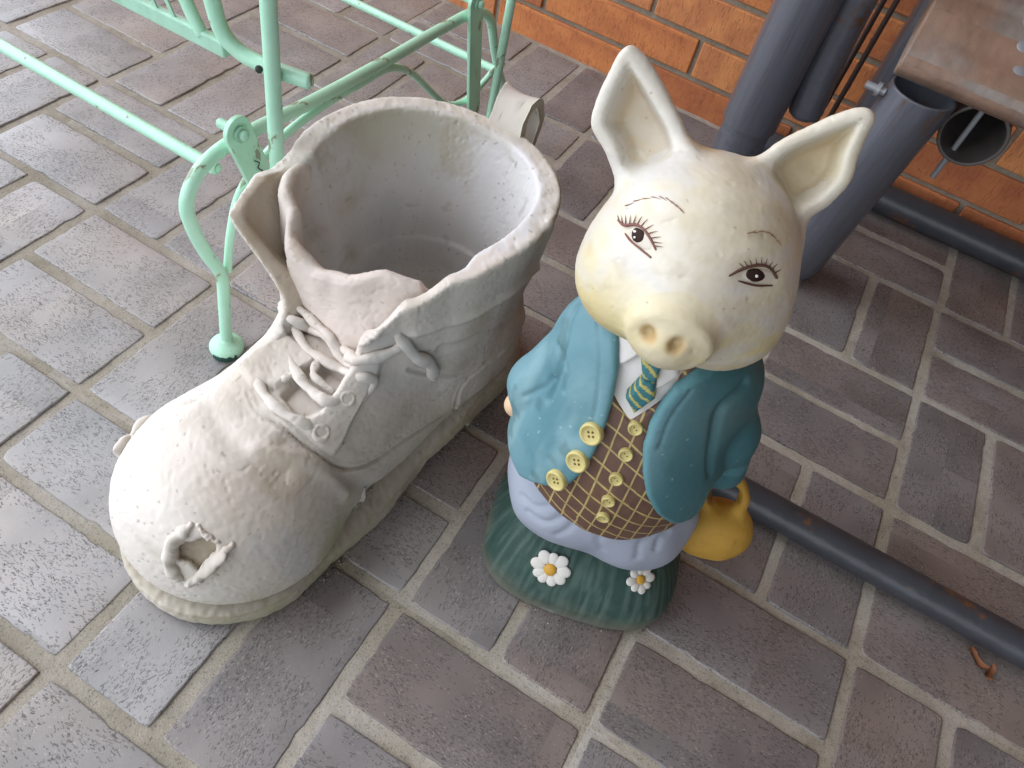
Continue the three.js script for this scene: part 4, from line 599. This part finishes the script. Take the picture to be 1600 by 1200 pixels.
  const blob = (name, x, y, rx, ry, rot, lift, m) => { const P = [], I = [], nr = 5, na = 22, c = Math.cos(rot), s = Math.sin(rot); for (let j = 0; j <= nr; j++) for (let i = 0; i < na; i++) { const a = i / na * Math.PI * 2, k = j / nr, u = Math.cos(a) * rx * k, v = Math.sin(a) * ry * k, p = pc(headF, x + u * c - v * s, y + u * s + v * c, lift * (1 - 0.9 * Math.pow(k, 6))); P.push(p.x, p.y, p.z); } for (let j = 0; j < nr; j++) for (let i = 0; i < na; i++) { const a = j * na + i, b = j * na + (i + 1) % na; I.push(a, b, a + na, b, b + na, a + na); } const g = new THREE.BufferGeometry(); g.setAttribute('position', new THREE.Float32BufferAttribute(P, 3)); g.setIndex(I); g.computeVertexNormals(); return add(name, g, m, head); };
  blob('sclera', 1000, 373, 22, 11, 0.75, 0.0005, sclera); blob('iris', 997, 368, 10.5, 12.5, -0.35, 0.0010, iris); blob('eye_highlight', 993, 362, 2.6, 2.6, 0, 0.0014, dot); blob('eye_highlight', 993, 371, 2.0, 2.0, 0, 0.0014, dot);
  blob('sclera', 1184, 431, 25, 11, 0.08, 0.0005, sclera); blob('iris', 1180, 430, 16.5, 10.5, 0.1, 0.0010, iris); blob('eye_highlight', 1181, 431, 2.8, 2.8, 0, 0.0014, dot);
  stroke('eyelid_line', [[966, 344], [976, 352], [992, 351], [1005, 357], [1016, 372], [1025, 390]], 0.0012, red, 0.6); stroke('eyelid_line', [[977, 365], [986, 376], [1000, 388], [1017, 402]], 0.0009, red, 0.8);
  stroke('eyelid_line', [[1139, 431], [1160, 420], [1187, 414], [1203, 419], [1213, 434]], 0.0011, brown, 0.9); stroke('eyelid_line', [[1153, 439], [1181, 446], [1206, 446]], 0.0008, brown, 0.7);
  for (const [x, y, u, v] of [[968, 346, -3, -10], [973, 350, -2, -13], [978, 351, 0, -15], [984, 351, 2, -15], [990, 350, 5, -14], [996, 351, 8, -13], [1002, 354, 11, -12], [1008, 359, 14, -8], [1013, 365, 16, -4], [1017, 372, 17, -2], [1020, 378, 16, 2], [1023, 384, 14, 2]]) stroke('eyelash', [[x, y], [x + u * 0.5, y + v * 0.55], [x + u, y + v]], 0.00045, red, 0.15);
  for (const [x, y, u, v] of [[1162, 419, -8, -8], [1168, 417, -7, -10], [1175, 416, -5, -11], [1182, 415, -2, -12], [1189, 414, 1, -13], [1195, 415, 4, -12], [1201, 418, 7, -10], [1206, 421, 9, -9], [1210, 427, 10, -6]]) stroke('eyelash', [[x, y], [x + u * 0.5, y + v * 0.6], [x + u, y + v]], 0.00042, brown, 0.15);
  for (const [x, y, u, v] of [[977, 322, 14, -5], [990, 315, 15, -4], [1004, 311, 15, -1], [1018, 308, 15, 4], [1030, 307, 13, 8], [1040, 309, 11, 10], [1048, 314, 10, 11], [1056, 320, 9, 11], [1061, 325, 8, 9]]) stroke('brow_hair', [[x, y], [x + u * 0.5, y + v * 0.4], [x + u, y + v]], 0.0005, fine, 0.2);
  for (const [x, y, u, v] of [[1167, 365, 14, -5], [1176, 364, 14, -3], [1186, 362, 13, 1], [1195, 363, 13, 5], [1203, 367, 10, 9], [1212, 375, 8, 10]]) stroke('brow_hair', [[x, y], [x + u * 0.5, y + v * 0.3], [x + u, y + v]], 0.0005, fine, 0.2);

  // hand at the left elbow, yellow bag held on the other side
  const flesh = paintM(0.5);
  const hp = plane(799, 634, V3(0, 0, 0.006), V3(0, 0, 1)); add('hand', nets((x, y, z) => smin(ell(x, y, z, hp.x + 0.004, hp.y + 0.004, hp.z, 0.012, 0.014, 0.012), ell(x, y, z, hp.x + 0.013, hp.y - 0.001, hp.z + 0.004, 0.008, 0.009, 0.007), 0.006), [hp.x - 0.02, hp.y - 0.025, hp.z - 0.02], [hp.x + 0.03, hp.y + 0.03, hp.z + 0.02], 0.0018, { color: () => [0.66, 0.46, 0.30] }), flesh);
  const bagC = plane(1100, 826, V3(0, 0, 0.004), V3(0, 0, 1)), HP = [[1098, 806], [1106, 772], [1122, 748], [1142, 740], [1156, 756], [1160, 784], [1150, 812]].map(q => plane(...q, V3(0, 0, -0.004), V3(0, 0, 1))), HC2 = new THREE.CatmullRomCurve3(HP).getPoints(14).map(p => [p.x, p.y, p.z, 0.0072]), hc = plane(1130, 790, V3(0, 0, 0.004), V3(0, 0, 1));
  const bagF = (x, y, z) => { let d = ell(x, y, z, bagC.x, bagC.y, bagC.z, 0.044, 0.036, 0.031); d = smin(d, ell(x, y, z, bagC.x + 0.016, bagC.y + 0.012, bagC.z - 0.003, 0.032, 0.032, 0.027), 0.02); d = smin(d, chainD(x, y, z, HC2), 0.012); d = smax(d, -ell(x, y, z, hc.x - 0.004, hc.y + 0.012, hc.z, 0.0165, 0.022, 0.016), 0.006); return d; };
  add('bag', nets(bagF, [bagC.x - 0.08, bagC.y - 0.06, -0.06], [bagC.x + 0.08, bagC.y + 0.12, 0.06], 0.0019, { lip: 1.8, disp: (x, y, z) => grain(x, y, z) * 1.6 + 0.001 * fbm(x * 50, y * 50, z * 50, 2), color: (x, y, z, nx, ny, nz) => { const n = fbm(x * 30, y * 30, z * 30, 3); let c = m3([0.39, 0.215, 0.032], [0.47, 0.28, 0.05], 0.5 + 0.5 * n); const e = ell(x, y, z, hc.x - 0.004, hc.y + 0.012, hc.z, 0.0165, 0.022, 0.016); c = m3(c, [0.11, 0.055, 0.02], 0.9 * sstep(0.003, -0.001, e + 0.002 * n) * sstep(hc.y + 0.02, hc.y + 0.005, y)); c = m3(c, [0.30, 0.15, 0.03], sstep(0.2, 0.6, fbm(x * 70, y * 70, z * 70, 3)) * 0.5); return c; } }), paintM(0.7));

  // two daisies painted in relief on the base
  const petalM = plain([0.62, 0.60, 0.55], 0.6), eyeM = plain([0.55, 0.30, 0.03], 0.6);
  const daisy = (px, py, R, n, rot) => { const p = pc(baseF, px, py), nn = grad(baseF, p), d = new THREE.Group(); d.name = 'daisy'; d.position.copy(p); d.quaternion.setFromUnitVectors(V3(0, 1, 0), nn); pig.add(d); const r = rng(px);
    for (let i = 0; i < n; i++) { const a = rot + i / n * Math.PI * 2 + (r() - 0.5) * 0.16, L = R * (0.9 + 0.2 * r()), g = new THREE.SphereGeometry(1, 14, 10).scale(L * 0.38, 0.0024, L * 0.32); g.translate(L * 0.66, 0.001, 0).rotateY(a); add('petal', g, petalM, d); }
    const c = new THREE.SphereGeometry(R * 0.34, 18, 12).scale(1, 0.5, 1).translate(0, 0.002, 0); add('flower_eye', c, eyeM, d); };
  daisy(860, 889, 0.0215, 9, 0.2); daisy(1000, 905, 0.0165, 8, 0.5);
}
{
  // curled dry leaf scraps lying by the floor pipe
  const m = std({ color: lin(0.20, 0.075, 0.03), roughness: 0.8 });
  const leaf = (px, py, len, a, label) => { const p = onPlane(px, py, 'y', 0.004), n = 14, P = [], I = [], t = thing('dry_leaf', label, 'leaf', [p.x, 0, p.z], 'dry leaf scraps by the floor pipe'); for (let s = 0; s < 2; s++) for (let i = 0; i <= n; i++) for (let j = 0; j <= 4; j++) { const u = i / n - 0.5, v = j / 4 - 0.5, w = 0.010 * Math.sqrt(Math.max(0, 1 - 4 * u * u)) + 0.0006; P.push(u * len, 0.0012 + 0.004 * Math.abs(v) * 2 + 0.006 * Math.pow(u * 2, 2) + s * 0.0007 + 0.0012 * noise(i * 0.6, j * 0.8, len * 99), v * w + 0.004 * Math.sin(u * 5)); }
    const o = (n + 1) * 5; for (let s = 0; s < 2; s++) for (let i = 0; i < n; i++) for (let j = 0; j < 4; j++) { const q = s * o + i * 5 + j; if (s) I.push(q, q + 1, q + 5, q + 1, q + 6, q + 5); else I.push(q, q + 5, q + 1, q + 1, q + 5, q + 6); }
    const g = new THREE.BufferGeometry(); g.setAttribute('position', new THREE.Float32BufferAttribute(P, 3)); g.setIndex(I); g.computeVertexNormals(); mesh('blade', g, m, t); t.rotation.y = a; };
  leaf(1525, 1030, 0.03, -0.3, 'small curled brown leaf scrap touching the underside of the floor pipe'); leaf(1545, 1052, 0.022, -1.3, 'smaller brown leaf curl lying just in front of the floor pipe');
}
{
  // crumbs of grit gathered along the joints and round the feet of the boot and the statue
  const r = rng(91), out = [], shapes = [0, 1, 2, 3].map(k => { const g = new THREE.IcosahedronGeometry(1, 0), p = g.attributes.position; for (let i = 0; i < p.count; i++) { const q = 0.7 + 0.6 * h3(Math.round(p.getX(i) * 50), Math.round(p.getY(i) * 50) + k * 31, Math.round(p.getZ(i) * 50)); p.setXYZ(i, p.getX(i) * q, p.getY(i) * q * 0.7, p.getZ(i) * q); } g.computeVertexNormals(); return g; });
  const put = (x, z, s, tone) => { const g = shapes[Math.floor(r() * 4)].clone().rotateY(r() * 6).scale(s, s, s).translate(x, s * 0.45, z), n = g.attributes.position.count, c = new Float32Array(n * 3); for (let i = 0; i < n; i++) { c[i * 3] = tone[0]; c[i * 3 + 1] = tone[1]; c[i * 3 + 2] = tone[2]; } g.setAttribute('color', new THREE.BufferAttribute(c, 3)); out.push(g); };
  const tone = () => { const k = r(); return k < 0.5 ? [0.09, 0.065, 0.045] : k < 0.8 ? [0.26, 0.21, 0.15] : [0.42, 0.38, 0.32]; };
  for (let i = 0; i < 420; i++) { const a = r() * 6.283, d = 1.02 + 0.10 * r() * r(); put(-0.105 + Math.cos(a) * 0.122 * d, -0.19 + Math.sin(a) * 0.105 * d, 0.0006 + 0.0011 * r() * r(), tone()); }
  for (let i = 0; i < 520; i++) { const t = r(), s = r() > 0.25 ? 1 : -1, z = mix(0.03, -0.40, t), w = mix(0.118, 0.104, t), d = 1.02 + 0.13 * r() * r(); put(mix(-0.461, -0.412, t) + s * w * d, z, 0.0006 + 0.0011 * r() * r(), tone()); }
  for (let i = 0; i < 900; i++) { const along = r() > 0.5, q = Math.round((r() * 2 - 1.2) / 0.125) * 0.125 + (r() - 0.5) * 0.014, p = r() * 2.2 - 1.4; put(along ? q : p, along ? p * 0.7 - 0.2 : q - 0.3, 0.0004 + 0.0008 * r() * r(), tone()); }
  const m = mesh('grit', mergeGeometries(out), std({ vertexColors: true, roughness: 0.95 }), scene); m.userData = { kind: 'stuff', label: 'fine crumbs of grit along the paving joints and round the feet of the ornaments', category: 'grit' };
}

renderer.render(scene, camera);
